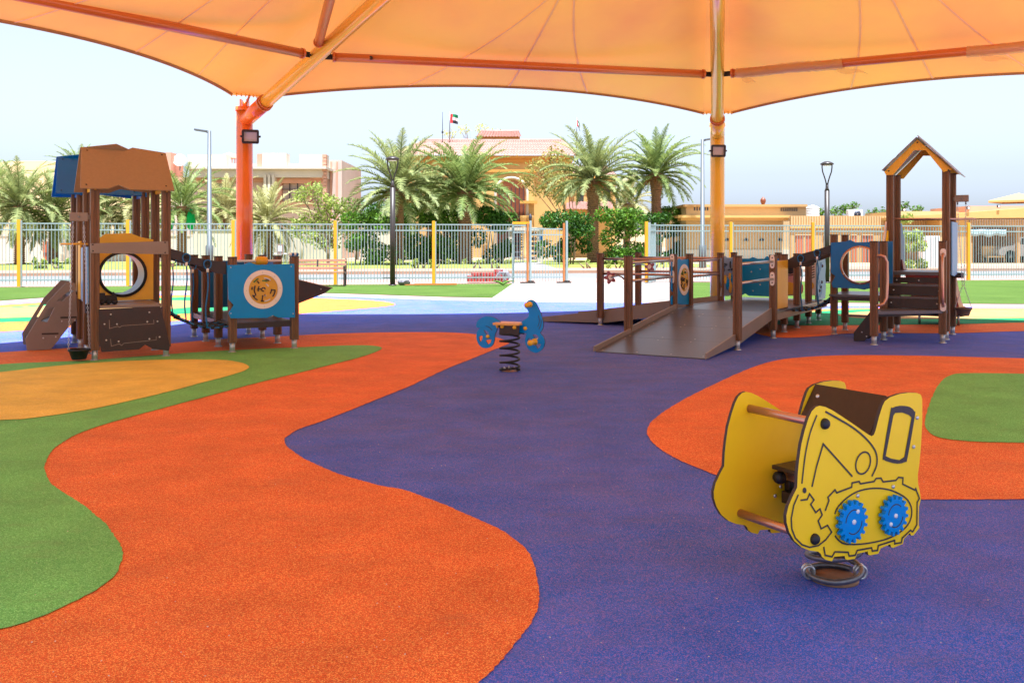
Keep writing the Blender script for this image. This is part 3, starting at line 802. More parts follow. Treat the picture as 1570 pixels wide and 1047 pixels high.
# buckets: pulley arm is part of the structure; bucket and chains hang from it
def pulley(parent, c, w=.18, ry=0):
    c = Vector(c)
    mb = MB().box(c+Vector((0, -.032, 0)), (w, .014, .10)).box(c+Vector((0, .032, 0)), (w, .014, .10))
    o = mb.build('pulley_block', m_panelbrown, parent, bevel=.003)
    mb = MB()
    for s in (-.3, .3): mb.lathe([(.03, -.02), (.02, 0), (.03, .02)], c+Vector((s*w, 0, -.02)), 12, (0, 1, 0)); mb.tube([c+Vector((s*w, 0, -.03)), c+Vector((s*w, 0, -.09))], .011, 8)
    mb.dome(c+Vector((0, -.039, 0)), .014, (0, -1, 0), .009, 8)
    mb.build('pulley_wheel', m_steel, o)
pc = LF.on_v(121, 332.5, -.04)
pulley(LS, (pc[0], -.0, pc[1]), .19)
MB().bar((pc[0], .0, pc[1]), (0.0, .0, pc[1]), .03, .05).build('pulley_arm', m_panelbrown, LS)
def bucket(loc, rot, tops, r, h, mat, label):
    t = thing('bucket', label, 'bucket', loc, rot, 'buckets on the pulley chains')
    o = MB().lathe([(0, 0), (r*.66, 0), (r*.7, .01), (r*.95, h*.82), (r*1.05, h*.84), (r*1.05, h), (r*.97, h), (r*.62, .015), (0, .015)], (0, 0, 0), 24).build('bucket_body', mat, t)
    inv = Matrix.Translation(loc) @ Matrix.Rotation(rot, 4, 'Z'); inv.invert()
    for s, p in zip((-1, 1), tops):
        q = inv @ Vector(p)
        knot = Vector((s*.012, 0, h+.32)) if len(tops) > 2 else None
        e = Vector((s*r*.98, 0, h*.95))
        if knot is not None:
            mb = chain_mb(q, knot); m2 = chain_mb(knot, e); mb.add(m2.v, m2.f, True)
        else: mb = chain_mb(q, e)
        mb.build('chain', m_bolt, t, fixn=False)
        MB().tube([e+Vector((0, .02, -.015)), e+Vector((0, -.02, -.015))], .007, 6).build('chain_lug', m_steel, t)
top = [LF.w(pc[0]+s*.057, 0, pc[1]-.09) for s in (-1, 1)]
bx, by = gp(122, 557); 
bucket(Vector((LF.w(pc[0], 0).x+.005, LF.w(pc[0], 0).y, .03)), LF.a, top, .115, .12, m_black, 'black rubber bucket on two chains just above the ground beside the roofed tower')
# little black digger left on the counter
tx = thing('toy_engine', 'small black toy engine standing on the brown counter under the porthole', 'toy', LF.w(.06, .12, .65), LF.a)
mb = MB().box((.10, 0, .05), (.20, .07, .05)).box((.03, 0, .10), (.07, .07, .08)).lathe([(.028, 0), (.028, .12), (0, .13)], (.07, 0, .085), 12, (1, 0, 0)).tube([(.16, 0, .1), (.16, 0, .15)], .012, 8)
mb.build('toy_body', m_black, tx, bevel=.004)
for x in (.03, .1, .17):
    for y in (-.045, .045): MB().lathe([(0, -.012), (.032, -.012), (.032, .012), (0, .012)], (x, y, .034), 14, (0, 1, 0)).build('toy_wheel', m_black, tx)

# ======== right: ramps, rope bridge, gabled tower
RF = Frame(2.918, 11.99, -31)
RS = thing('play_structure', 'brown post play frame with two grey ramps and an open yellow gable', 'play structure', (RF.x, RF.y, 0), RF.a)
for u, v, h in [(0, 0, 1.21), (0, 1.7, 1.2), (-1.53, 0, 1.2), (-1.53, 1.7, 1.2), (-3.08, 2.35, 1.2), (-3.08, 3.95, 1.2), (-1.53, 2.4, 1.2), (-1.53, 3.95, 1.2), (-1.53, 4.7, 1.2), (-.74, 4.75, 1.2),
                (-.11, 2.72, 1.2), (-.12, 3.55, 1.2), (-.14, 4.42, 1.2), (-.15, 5.2, 1.2)]: post(RS, u, v, h)
for u, v in [(.63, 2.76), (.63, 3.56)]: post(RS, u, v, 1.5)
for u, v in [(1.41, 1.54), (2.18, 2.29), (1.41, 2.30)]: post(RS, u, v, 1.4)
for u, v in [(1.41, 2.86), (1.39, 3.64), (2.17, 2.80), (2.17, 3.66)]: post(RS, u, v, 2.42)
ZR = ((820, 360), 4.1316); ZT = ((1170, 190), 2.9925); ZW = ((1260, 350), 5.5125); ZG = ((1090, 375), 7.755)
# ramp one
zr = lambda v: .012+(v+1.14)*.128
zd = zr(1.72)
mb = MB(); cuts = [-1.14, -.28, .55, 1.30, 1.72]
for a, b in zip(cuts, cuts[1:]):
    mb.prism([(a+.003, zr(a+.003)-.03), (b-.003, zr(b)-.03), (b-.003, zr(b)), (a+.003, zr(a+.003))], (-.755, 0, 0), AY, AZ, 1.44)
rmp = mb.build('ramp', m_rampdeck, RS)
mb = MB()
for v in (-1.05, -.36, -.2, .47, .63, 1.22, 1.38):
    for u in (-1.42, -.95, -.5, -.09): mb.dome((u, v, zr(v)), .011, (0, -.1, 1), .004, 8)
mb.build_each('ramp_screw', m_bolt, rmp)
for u in (-1.49, -.02):
    top = [(-1.16, .075), (-.02, zr(0)+.055), (-.02, zr(0)-.09), (-1.1, .01), (-1.17, .01)]
    MB().prism(top, (u, 0, 0), AY, AZ, .022).build('ramp_kerb', m_panelbrown, RS, bevel=.003)
    top = [(.0, zr(0)+.02), (.03, zr(0)+.085), (1.7, zr(1.7)+.075), (1.7, zr(1.7)-.10), (0, zr(0)-.11)]
    MB().prism(top, (u, 0, 0), AY, AZ, .022).build('ramp_kerb', m_panelbrown, RS, bevel=.003)
# platform
MB().box2((-1.5, 1.73, zd-.035), (-.0, 5.15, zd)).build('platform', m_rampdeck, RS, bevel=.003)
mb = MB().box2((-1.52, 1.75, zd-.13), (-1.49, 5.15, zd-.036)).box2((-.03, 1.75, zd-.13), (.0, 5.2, zd-.036)).box2((-1.48, 5.12, zd-.13), (-.04, 5.15, zd-.036))
mb.build_each('platform_joist', m_panelbrown, RS)
# ramp two, running away to the left
z2 = lambda u: .012+(u+4.25)*(zd-.012)/2.72
mb = MB(); cuts = [-4.25, -3.3, -2.4, -1.53]
for a, b in zip(cuts, cuts[1:]):
    mb.prism([(a+.003, z2(a+.003)-.03), (b-.003, z2(b)-.03), (b-.003, z2(b)), (a+.003, z2(a+.003))], (0, 3.17, 0), AX, AZ, 1.42)
mb.build('ramp', m_rampdeck, RS)
for v in (2.42, 3.91):
    MB().prism([(-4.3, .01), (-4.28, .08), (-3.45, .19), (-3.10, z2(-3.1)+.09), (-3.10, z2(-3.1)-.13), (-4.2, .01)], (0, v, 0), AX, AZ, .022).build('ramp_kerb', m_panelbrown, RS, bevel=.003)
    MB().prism([(-3.06, z2(-3.06)+.03), (-2.98, z2(-3)+.10), (-1.57, z2(-1.57)+.09), (-1.57, z2(-1.57)-.12), (-3.06, z2(-3.06)-.14)], (0, v, 0), AX, AZ, .022).build('ramp_kerb', m_panelbrown, RS, bevel=.003)
# hand rails with bracket plates
def hrail(a, b, mat, plate_at=None, pax='u'):
    o = MB().tube([a, b], .02, 12).build('hand_rail', mat, RS)
    if plate_at is not None:
        p = Vector(plate_at); mb = MB()
        mb.prism(smooth([(-.028, -.08), (.028, -.08), (.028, .08), (-.028, .08)], 4), p, AX, AZ, .008)
        mb.build_each('rail_plate', m_pinkring, o)
        mb = MB(); mb.dome(p+Vector((0, -.004, .055)), .011, (0, -1, 0), .005, 8); mb.dome(p+Vector((0, -.004, -.055)), .011, (0, -1, 0), .005, 8); mb.build_each('plate_bolt', m_black, o)
for z in (1.115, .865):
    hrail((0, .05, z-.005), (0, 1.64, z), m_rail, (0, 1.645, z))
    hrail((-1.53, .05, z-.005), (-1.53, 1.64, z), m_rail, (-1.53, 1.645, z))
    hrail((-3.03, 2.37, z), (-1.58, 2.40, z), m_copper)
    hrail((-3.03, 3.95, z), (-1.58, 3.95, z), m_copper)
    hrail((-1.53, 2.45, z-.02), (-1.53, 3.9, z-.02), m_copper)
# flower knobs on bent arms
def flower(base, tip, n):
    base, tip, n = Vector(base), Vector(tip), Vector(n).normalized()
    mid = base.lerp(tip, .45)+Vector((0, 0, .05))
    o = MB().tube([base, base.lerp(mid, .5)+AZ*.012, mid, mid.lerp(tip, .6), tip], .011, 8).build('flower_arm', m_steel, RS)
    ax = n.cross(AZ).normalized(); ay = n.cross(ax)
    pts = [((.075+.022*math.cos(5*a))*math.cos(a), (.075+.022*math.cos(5*a))*math.sin(a)) for a in [k*2*math.pi/50 for k in range(50)]]
    MB().prism(pts, tip, ax, ay, .022).build('flower_head', m_maroon, o, bevel=.004)
    MB().prism(circ(0, 0, .036, 20), tip, ax, ay, .036).build('flower_eye', m_pinkring, o, bevel=.004)
fb = RF.uv(*at(952, 431, 12.85)[:2]); ft = RF.uv(*at(938.5, 425.5, 12.7)[:2])
flower((-1.58, 0, .87), (-1.80, -.02, .905), (.9, -.6, .1))
tt = RF.uv(*at(987, 411, 15.4)[:2])
flower((-2.78, 3.0, .97), (-2.30, 2.62, .985), (-.15, -1, .1))
# maze panel on the left side of the platform
pu = -1.535
po = panel_u('maze_panel', RF, zz([(866, 166), (905, 162), (914, 149), (926, 160), (990, 152), (992, 440), (925, 442), (905, 436), (888, 446), (864, 441), (862, 398), (876, 375), (864, 345)], *ZR), pu, m_blue, RS)
v, z = RF.on_u(820+940/4.1316, 360+285/4.1316, pu)
maze(po, (pu, v, z), AY, AZ, (1, 0, 0), .185, .245)
# weathered grey panel with leaves
pu = -1.5
po = panel_u('leaf_panel', RF, zz([(108, 160), (150, 158), (168, 134), (188, 158), (270, 150), (300, 155), (300, 610), (262, 612), (236, 598), (212, 612), (112, 614), (126, 500), (112, 440)], *ZG), pu, m_grey, RS)
ml, my, md = MB(), MB(), MB()
def leaf(mb, cx, cy, L, W, k):
    c = Vector(RF.on_u(1090+cx/7.755, 375+cy/7.755, pu)); pts = []
    for i in range(24):
        a = i*2*math.pi/24; q = 1+.14*((-1)**i); pts.append((c.x+W*math.sin(a)*q, c.y+L*math.cos(a)*q))
    mb.prism(pts, (pu+.016, 0, 0), AY, AZ, .012)
for a in ((160, 415, .07, .07), (215, 380, .055, .05), (222, 500, .105, .08)): leaf(my, *a, 0)
for a in ((188, 465, .1, .085), (240, 415, .085, .08), (150, 270, .02, .02)): leaf(ml, *a, 0)
for a in ((150, 262, .02, .05), (172, 240, .02, .05), (222, 240, .055, .03), (240, 295, .02, .06), (148, 300, .03, .02), (205, 300, .012, .06), (160, 230, .012, .05)): leaf(md, *a, 0)
my.build_each('yellow_leaf', m_amber, po); ml.build_each('blue_leaf', m_blue, po); md.build_each('panel_mark', m_edge, po)
# blue board at the back
pv = 4.70
po = MB().prism([(-1.5, .43), (-1.5, 1.1), (-1.25, 1.1), (-1.18, 1.13), (-1.1, 1.1), (-.98, 1.1), (-.93, 1.15), (-.84, 1.10), (-.72, 1.11), (-.70, .43), (-1.25, .43), (-1.32, .47), (-1.4, .43)], (0, pv, 0), AX, AZ, .02).build('bolt_panel', m_blue, RS, bevel=.003)
mb = MB(); bolts(mb, RF, zz([(586, 293), (481, 325), (585, 478), (500, 551)], *ZG), 'v', pv-.01, .014); mb.build_each('panel_bolt', m_bolt, po)
MB().box2((-.03, 1.77, .40), (-.05, 2.64, 1.12)).build('side_panel', m_amber, RS, bevel=.003)
# guitar panel and pale panel with knots at the back
gp0 = [(-.86, .45), (-.86, .62), (-.8, .72), (-.84, .85), (-.8, 1.0), (-.66, 1.07), (-.5, 1.0), (-.42, .86), (-.46, .72), (-.4, .6), (-.46, .45)]
gv = 5.13
po = MB().prism(smooth(gp0, 4), (0, gv, 0), AX, AZ, .02).build('guitar_panel', m_pink, RS, bevel=.002)
MB().prism(circ(-.63, .92, .10, 28), (0, gv-.013, 0), AX, AZ, .004).build('sound_hole', m_black, po)
annulus((-.63, gv-.014, .92), AX, AZ, .115, .13, .004, 28).build('hole_ring', m_edge, po)
MB().prism(smooth([(-.84, .47), (-.82, .62), (-.68, .68), (-.5, .62), (-.44, .47)], 4), (0, gv-.014, 0), AX, AZ, .006).build('guitar_base', m_amber, po)
mb = MB()
for i in range(9): mb.ribbon([(-.36+.02, .72+.045*i), (-.2, .78+.045*i)], .018, (0, gv-.012, 0), AX, AZ, .003)
so_ = MB().box2((-.37, gv-.01, .45), (-.17, gv+.01, 1.14)).build('stripe_panel', m_pinkring, RS, bevel=.003); mb.build_each('stripe', m_edge, so_)
MB().prism(circ(-.29, .62, .08, 24), (0, gv-.014, 0), AX, AZ, .01).build('stripe_knob', m_amber, so_)
pu = -.02
po = MB().prism([(4.47, .40), (4.47, 1.13), (5.1, 1.13), (5.15, .95), (5.1, .8), (5.16, .6), (5.1, .40)], (pu, 0, 0), AY, AZ, .02).build('knot_panel', m_ltblue, RS, bevel=.003)
mb = MB()
for off in (0, .1): mb.ribbon([(4.6+off+.12*math.sin(i*.55), .45+.04*i) for i in range(16)], .018, (pu+.012, 0, 0), AY, AZ, .004)
mb.build_each('panel_groove', m_dkblue, po)
mb = MB()
for a, b in ((4.75, .62), (4.82, .7), (4.86, .98), (4.66, .56)): mb.dome((pu+.01, a, b), .03, (1, 0, 0), .02, 10)
mb.build_each('knob', m_edge, po)
# rope bridge up to the tower landing
RB = [(-.07, 1.055), (.10, 1.10), (.25, 1.15), (.42, 1.23), (.60, 1.36), (.60, 1.20), (.42, 1.085), (.22, 1.04), (.12, .99), (.02, .93), (-.07, .915)]
RP = zz([(900, 190), (1000, 130), (1100, 105), (1250, 65), (1420, 8), (1420, 100), (1250, 165), (1110, 215), (1010, 280), (900, 275)], *ZG)
P = [RF.on_v(*p, 2.70) for p in RP]
for vv in (2.70, 3.54): MB().prism(P, (0, vv, 0), AX, AZ, .045).build('bridge_rail', m_dkbrown, RS, bevel=.004)
fl2 = net_bridge(RS, -.06, .6, .36, .58, 2.74, 3.52)
rp = [RF.on_v(*p, 2.68) for p in zz([(1070, 160), (1266, 95)], *ZG)]
rail_rings(RS, [(u, 2.68, z) for u, z in rp], lambda p: fl2((p.x+.06)/.66, 0), -.02)
rail_rings(RS, [(u+.06, 3.52, z+.02) for u, z in rp], lambda p: fl2(min(.97, (p.x+.06)/.66), 1), -.02)
# landing
MB().box2((.6, 2.55, .585), (1.44, 3.6, .62)).build('landing', m_rampdeck, RS, bevel=.003)
MB().box2((.66, 3.5, .22), (1.36, 3.54, .25)).build('landing_rail', m_panelbrown, RS)
mb = MB().box2((.66, 2.56, .53), (1.4, 2.60, .584)); mb.build_each('platform_joist', m_dkbrown, RS)
pv = 2.68
WP = zz([(75, 122), (205, 112), (238, 98), (285, 120), (600, 110), (600, 500), (420, 505), (360, 520), (300, 510), (95, 502), (82, 465), (115, 405), (78, 375)], *ZW)
uc, zc = RF.on_v(1260+325/5.5125, 350+312/5.5125, pv); rw = .278
P = [RF.on_v(*p, pv) for p in WP]
po = MB().prism(P, (0, pv, 0), AX, AZ, .02, [circ(uc, zc, rw, 44)]).build('window_panel', m_dkblue, RS, bevel=.003)
MB().lathe([(rw-.02, -.025), (rw+.004, -.025), (rw+.012, -.011), (rw+.012, .018), (rw-.02, .018), (rw-.02, -.025)], (uc, pv, zc), 48, (0, 1, 0)).build('window_ring', m_copper, po)
MB().lathe([(rw-.004, 0), (rw*.9, .07), (rw*.7, .13), (rw*.4, .165), (0, .175)], (uc, pv+.012, zc), 36, (0, 1, 0)).build('window_bubble', m_glass, po)
mb = MB()
for k in range(6):
    a = math.pi/6+k*math.pi/3; mb.dome((uc+(rw-.006)*math.cos(a), pv-.025, zc+(rw-.006)*math.sin(a)), .012, (0, -1, 0), .007, 8)
mb.build_each('ring_bolt', m_bolt, po)
# stairs up to the tower deck
deck = .965
MB().box2((1.44, 2.83, deck-.05), (2.16, 3.66, deck)).build('tower_deck', m_rampdeck, RS, bevel=.003)
tr = MB().prism([(1.40, 1.50), (2.24, 2.30), (2.2, 2.42), (1.38, 2.42), (1.36, 1.6)], (0, 0, .435), AX, AY, .045).build('stair_tread', m_rampdeck, RS, bevel=.003)
mb = MB().bar((1.36, 1.62, .40), (2.16, 2.40, .40), .03, .05); mb.build('stair_riser', m_dkbrown, RS)
for v0, z in ((2.36, .625), (2.58, .795)):
    MB().box2((1.42, v0, z-.03), (2.17, v0+.26, z)).build('stair_tread', m_rampdeck, RS, bevel=.003)
    o = MB().box2((1.40, v0-.0, z-.165), (2.17, v0+.03, z-.031)).build('stair_riser', m_dkbrown, RS, bevel=.003)
    mb = MB()
    for u in (1.5, 2.1): mb.dome((u, v0, z-.09), .012, (0, -1, 0), .006, 8)
    mb.build_each('riser_bolt', m_bolt, o)
o = MB().box2((1.44, 2.86, .80), (2.15, 2.89, .88)).build('stair_riser', m_dkbrown, RS)
mb = MB()
for u in (1.5, 1.8, 2.1): mb.dome((u, 2.86, .84), .012, (0, -1, 0), .006, 8)
mb.build_each('riser_bolt', m_bolt, o)
ST = zz([(270, 952), (271, 880), (408, 705), (470, 690), (470, 760), (410, 905), (362, 952)], *ZW)
P = [RF.on_v(*p, 1.9) for p in ST]
o = MB().prism(P, (0, 1.9, 0), AX, AZ, .025).build('stair_stringer', m_dkbrown, RS, bevel=.003)
mb = MB(); bolts(mb, RF, zz([(338, 878), (378, 914)], *ZW), 'v', 1.888); mb.build_each('panel_bolt', m_bolt, o)
MB().prism(P, (0, 2.25, 0), AX, AZ, .025).build('stair_stringer', m_dkbrown, RS, bevel=.003)
MB().box2((1.12, 1.91, .16), (1.32, 2.24, .19)).build('stair_tread', m_rampdeck, RS)
def loc(px, py, Y):
    p = at(px, py, Y); u, v = RF.uv(p.x, p.y); return Vector((u, v, p.z))
mb = MB().tube([loc(*p) for p in [(1341, 392, 12.56), (1351, 392, 12.5), (1356, 393.5, 12.5), (1360, 402, 12.5), (1360.4, 430, 12.5), (1359.5, 457, 12.5), (1355, 465.5, 12.5), (1350, 468, 12.5), (1341, 469, 12.56)]], .021, 12)
mb.build('grab_rail', m_copper, RS)
mb = MB().tube([loc(*p) for p in [(1446, 389, 12.78), (1445.3, 394, 12.70), (1445, 402, 12.68), (1445, 430, 12.68), (1445, 457, 12.68), (1445.3, 464, 12.70), (1446, 470, 12.78)]], .021, 12)
o = mb.build('grab_rail', m_copper, RS)
mb = MB()
for py in (388, 470.5):
    c = loc(1446, py, 12.768); mb.prism([(x, y) for x, y in smooth([(-.03, -.05), (.03, -.05), (.03, .05), (-.03, .05)], 4)], c, AX, AZ, .008)
mb.build_each('rail_plate', m_pinkring, o)
# tower side guards, slide, gable roof
MB().prism([(2.36, .62), (2.36, 1.12), (2.80, 1.70), (2.82, 1.70), (2.82, .62)], (1.36, 0, 0), AY, AZ, .02).build('side_panel', m_pinkring, RS, bevel=.003)
MB().prism([(2.42, .60), (2.42, 1.10), (2.84, 1.60), (2.84, .60)], (1.385, 0, 0), AY, AZ, .02).build('side_panel', m_yellow, RS, bevel=.003)
MB().prism([(2.87, .92), (2.87, 1.69), (3.62, 1.69), (3.64, 1.1), (3.58, .92), (3.2, .90)], (2.235, 0, 0), AY, AZ, .02).build('side_panel', m_ltblue, RS, bevel=.003)
MB().prism([(3.72, 1.02), (3.72, 1.69), (3.86, 1.69), (4.1, 1.45), (4.12, 1.1), (3.9, .92)], (1.42, 0, 0), AY, AZ, .02).build('side_panel', m_dkblue, RS, bevel=.003)
MB().prism([(3.72, 1.02), (3.72, 1.69), (3.86, 1.69), (4.1, 1.45), (4.12, 1.1), (3.9, .92)], (2.14, 0, 0), AY, AZ, .02).build('side_panel', m_dkblue, RS, bevel=.003)
sp = [(3.68, deck), (3.95, deck-.06), (4.5, deck-.36), (5.1, .28), (5.5, .16), (5.85, .14)]
mb = MB(); vs = []
for v, z in sp:
    vs += [(1.46, v, z+.16), (1.48, v, z+.01), (1.55, v, z), (2.05, v, z), (2.12, v, z+.01), (2.14, v, z+.16)]
    vs += [(1.44, v, z+.16), (1.46, v, z-.02), (1.55, v, z-.03), (2.05, v, z-.03), (2.14, v, z-.02), (2.16, v, z+.16)]
fs = []
for i in range(len(sp)-1):
    a, b = i*12, (i+1)*12
    for j in range(5): fs += [(a+j, a+j+1, b+j+1, b+j), (a+6+j, a+7+j, b+7+j, b+6+j)]
    fs += [(a, b, b+6, a+6), (a+5, b+5, b+11, a+11)]
for a in (0, (len(sp)-1)*12): fs += [(a+j, a+j+1, a+7+j, a+6+j) for j in range(5)]
mb.add(vs, fs); sl_ = mb.build('slide', m_maroon, RS)
MB().tube([(1.5, 5.3, 0), (1.5, 5.3, .2)], .02, 8).tube([(2.1, 5.3, 0), (2.1, 5.3, .2)], .02, 8).build_each('slide_leg', m_steel, sl_)
MB().tube([(1.40, 2.9, 1.74), (2.5, 3.5, 1.74)], .014, 8).build('cross_rod', m_copper, RS)
MB().tube([(1.44, 3.64, 1.745), (2.45, 3.66, 1.745)], .017, 10).build('cross_rod', m_panelbrown, RS)
pv = 2.72
G = [RF.on_v(*p, pv) for p in zz([(556, 221), (565, 236), (597, 234), (692, 122), (746, 122), (828, 222), (862, 211), (872, 215), (708, 72)], *ZT)]
gb = MB().prism(G, (0, pv, 0), AX, AZ, .02).build('gable_board', m_amber, RS, bevel=.002)
mb = MB(); bolts(mb, RF, zz([(708, 86), (576, 217), (850, 213)], *ZT), 'v', pv-.01, .012); mb.build_each('board_screw', m_edge, gb)
MB().prism(G, (0, 3.72, 0), AX, AZ, .02).build('gable_board', m_amber, RS, bevel=.002)
eL, pk, eR = [Vector(RF.on_v(*p, 2.66)) for p in zz([(549, 217), (708, 64), (889, 226)], *ZT)]
def slab(a, b, ext, nm):
    d = b-a; L = d.length; d.normalize(); n = Vector((-d.y, d.x))
    if n.y < 0: n = -n
    o_ = Vector((a.x, 0, a.y)); ax = Vector((d.x, 0, d.y))
    pts = [(0, 2.64), (L*.33, 2.62), (L*.4, 2.66), (L*.47, 2.63), (L, 2.64), (L+ext*.3, 3.0), (L+ext, 3.3), (L+ext*.2, 3.82), (0, 3.8)]
    MB().prism(pts, o_+Vector((n.x, 0, n.y))*.012, ax, AY, .012).build('roof', m_grey, RS, bevel=.002)
slab(eL, pk, .015, 'l'); slab(eR, pk, .13, 'r')
# pulley on the right of the tower
cw = at(1474.5, 304.5, 13.75); cu, cv = RF.uv(cw.x, cw.y)
pulley(RS, (cu, cv, cw.z), .185)
MB().bar((2.17, 3.66, cw.z), (cu, cv, cw.z), .04, .05).build('pulley_arm', m_panelbrown, RS)
MB().box((2.27, 3.55, .90), (.12, .06, .08)).build('bracket_block', m_dkbrown, RS, bevel=.004)
tops = [RF.w(cu+s*.0555, cv, cw.z-.09) for s in (-1, 1)]
bl = at(1477, 484, cw.y)
bucket(Vector((bl.x, bl.y, bl.z)), RF.a, tops+[None], .115, .12, M('dusty_rubber', (120, 92, 66), .7, var=.15, vs=20), 'dusty brown bucket hanging on crossed chains beside the gabled tower')
# ---------------------------------------------------------------- spring riders
def coil(mb, c, r, z0, z1, turns, wire, n=26, r1=None):
    pts = []; N = int(turns*n)
    for i in range(N+1):
        t = i/N; a = t*turns*2*math.pi
        # flattened dead coils at both ends
        e = min(1, max(0, (t*turns-.6)/(turns-1.2)))
        rr = r+(((r1 or r)-r)*t)
        pts.append(Vector((c[0]+rr*math.cos(a), c[1]+rr*math.sin(a), z0+(z1-z0)*e)))
    mb.tube(pts, wire, 10)
# yellow digger
PHI = 31
ET = Frame(1.338, 3.845, PHI)       # u along the panels, -v towards the camera side
W2 = .19
EX = thing('spring_rider', 'yellow digger shaped spring rider with two blue cogs on its side panel', 'spring rider', (ET.x, ET.y, 0), ET.a, 'spring riders')
ZA = ((1080, 560), 2.908); ZC = ((1200, 680), 4.361)
vn = -W2-.011
up = zz([(415, 545), (418, 480), (424, 420), (434, 350), (449, 290), (466, 235), (480, 205), (497, 187), (515, 180), (540, 185), (570, 199), (600, 218), (660, 258), (700, 286), (732, 308), (747, 316), (757, 310), (764, 292), (780, 230), (795, 182), (806, 160), (830, 142), (870, 128), (910, 122), (948, 123), (966, 130), (973, 150), (973, 250), (968, 350), (960, 440), (953, 490), (955, 530), (962, 560), (967, 597)], *ZA)
lo = zz([(914, 420), (912, 540), (918, 560), (878, 612), (862, 615), (852, 598), (814, 634), (806, 670), (740, 697), (726, 690), (722, 672), (657, 700), (642, 736), (584, 747), (574, 741), (571, 720), (500, 736), (485, 770), (432, 777), (420, 770), (417, 750), (346, 756), (332, 786), (288, 775), (265, 757), (256, 735), (240, 722), (182, 714), (130, 693), (80, 650), (46, 590), (29, 530), (27, 480), (40, 420), (68, 355), (88, 315)], *ZC)
OUT = [ET.on_v(*p, vn) for p in up+lo]
def side(v): return MB().prism(OUT, (0, v-(.002 if v < 0 else 0), 0), AX, AZ, .015, mi=0, side_mi=1).build('side_panel', [m_yellow, m_edge], EX, bevel=.0025)
s_near, s_far = side(-W2), side(W2)
f = vn-.0004
mb = MB()
def gro(pix, org, w=.0045, closed=False, k=0):
    P = smooth(pix, k, closed) if k else pix
    mb.ribbon([ET.on_v(*p, f) for p in zz(P, *org)], w*1.35, (0, f, 0), AX, AZ, .0012, closed)
gro([(540, 206), (600, 240), (660, 276), (710, 316), (748, 358), (768, 398), (768, 445), (747, 494)], ZA, .0055, False, 4)
gro([(502, 222), (472, 300), (450, 400), (435, 527)], ZA, .0045, False, 4)
gro([(480, 541), (500, 452), (530, 350), (660, 495)], ZA, .005)
gro([(708+32*math.cos(a)+8*math.sin(a), 435-49*math.sin(a)) for a in [k*2*math.pi/30 for k in range(30)]], ZA, .005, True)
gro([(285, 448), (310, 380), (303, 358), (350, 308), (362, 328), (462, 290), (465, 262), (512, 252), (520, 268), (612, 252), (625, 232), (658, 230), (672, 255), (757, 245), (775, 225), (805, 228), (803, 270), (885, 310), (890, 300), (915, 365), (900, 390), (898, 540), (870, 588), (855, 578), (800, 630), (795, 660), (750, 668), (750, 645), (640, 680), (635, 712), (600, 717), (595, 695), (500, 712), (485, 745), (445, 750), (438, 725), (350, 722), (330, 755), (285, 745), (275, 688)], ZC, .0048)
gro([(350, 470), (365, 430), (420, 370), (500, 320), (600, 298), (700, 305), (780, 335), (835, 375), (862, 430), (860, 490), (835, 545), (780, 595), (700, 635), (600, 660), (500, 672), (420, 670), (380, 650), (350, 615)], ZC, .0045, False, 4)
gro([(120, 378), (165, 372), (180, 335), (210, 375), (188, 405), (222, 460), (250, 435), (265, 475), (238, 515), (258, 568), (300, 545), (328, 590), (290, 640), (240, 680), (180, 692), (130, 675), (85, 630), (62, 570), (58, 500), (75, 410), (105, 340)], ZC, .0045)
Q = [ET.on_v(*p, f) for p in smooth(zz([(838, 190), (872, 180), (915, 185), (936, 205), (938, 228), (906, 408), (896, 430), (860, 438), (822, 430), (800, 420), (797, 400), (830, 207)], *ZA), 2)]
H = [ET.on_v(*p, f) for p in zz([(850, 212), (882, 210), (912, 221), (924, 233), (892, 408), (870, 422), (832, 415), (808, 404), (842, 225)], *ZA)]
mb.prism(Q, (0, f, 0), AX, AZ, .0012, [H])
mb.prism([ET.on_v(*p, f) for p in zz([(447+8*math.cos(a), 557-13*math.sin(a)) for a in [k*math.pi/8 for k in range(16)]], *ZA)], (0, f, 0), AX, AZ, .0012)
mb.build('panel_groove', m_edge, s_near)
mb = MB()
for p in zz([(535, 260), (490, 773)], *ZA):
    u, z = ET.on_v(*p, vn); mb.lathe([(.021, 0), (.021, .008), (.017, .016), (.008, .021), (0, .022)], (u, vn+.002, z), 18, (0, -1, 0))
mb.build_each('rail_cap', m_black, s_near)
mb = MB()
for p in zz([(683, 580), (841, 540), (948, 233), (932, 362)], *ZA):
    u, z = ET.on_v(*p, vn); mb.lathe([(.0085, 0), (.0085, .004), (.004, .007), (0, .007)], (u, vn+.001, z), 10, (0, -1, 0))
mb.build_each('panel_bolt', m_bolt, s_near)
mb = MB()
for p in zz([(340, 540), (315, 581)], *ZA):
    u, z = ET.on_v(*p, W2-.01); mb.lathe([(.0085, 0), (.0085, .004), (.004, .007), (0, .007)], (u, W2-.009, z), 10, (0, -1, 0))
mb.build_each('panel_bolt', m_bolt, s_far)
m_cog = M('cog_blue', (20, 134, 206), .35, var=.05, vs=8)
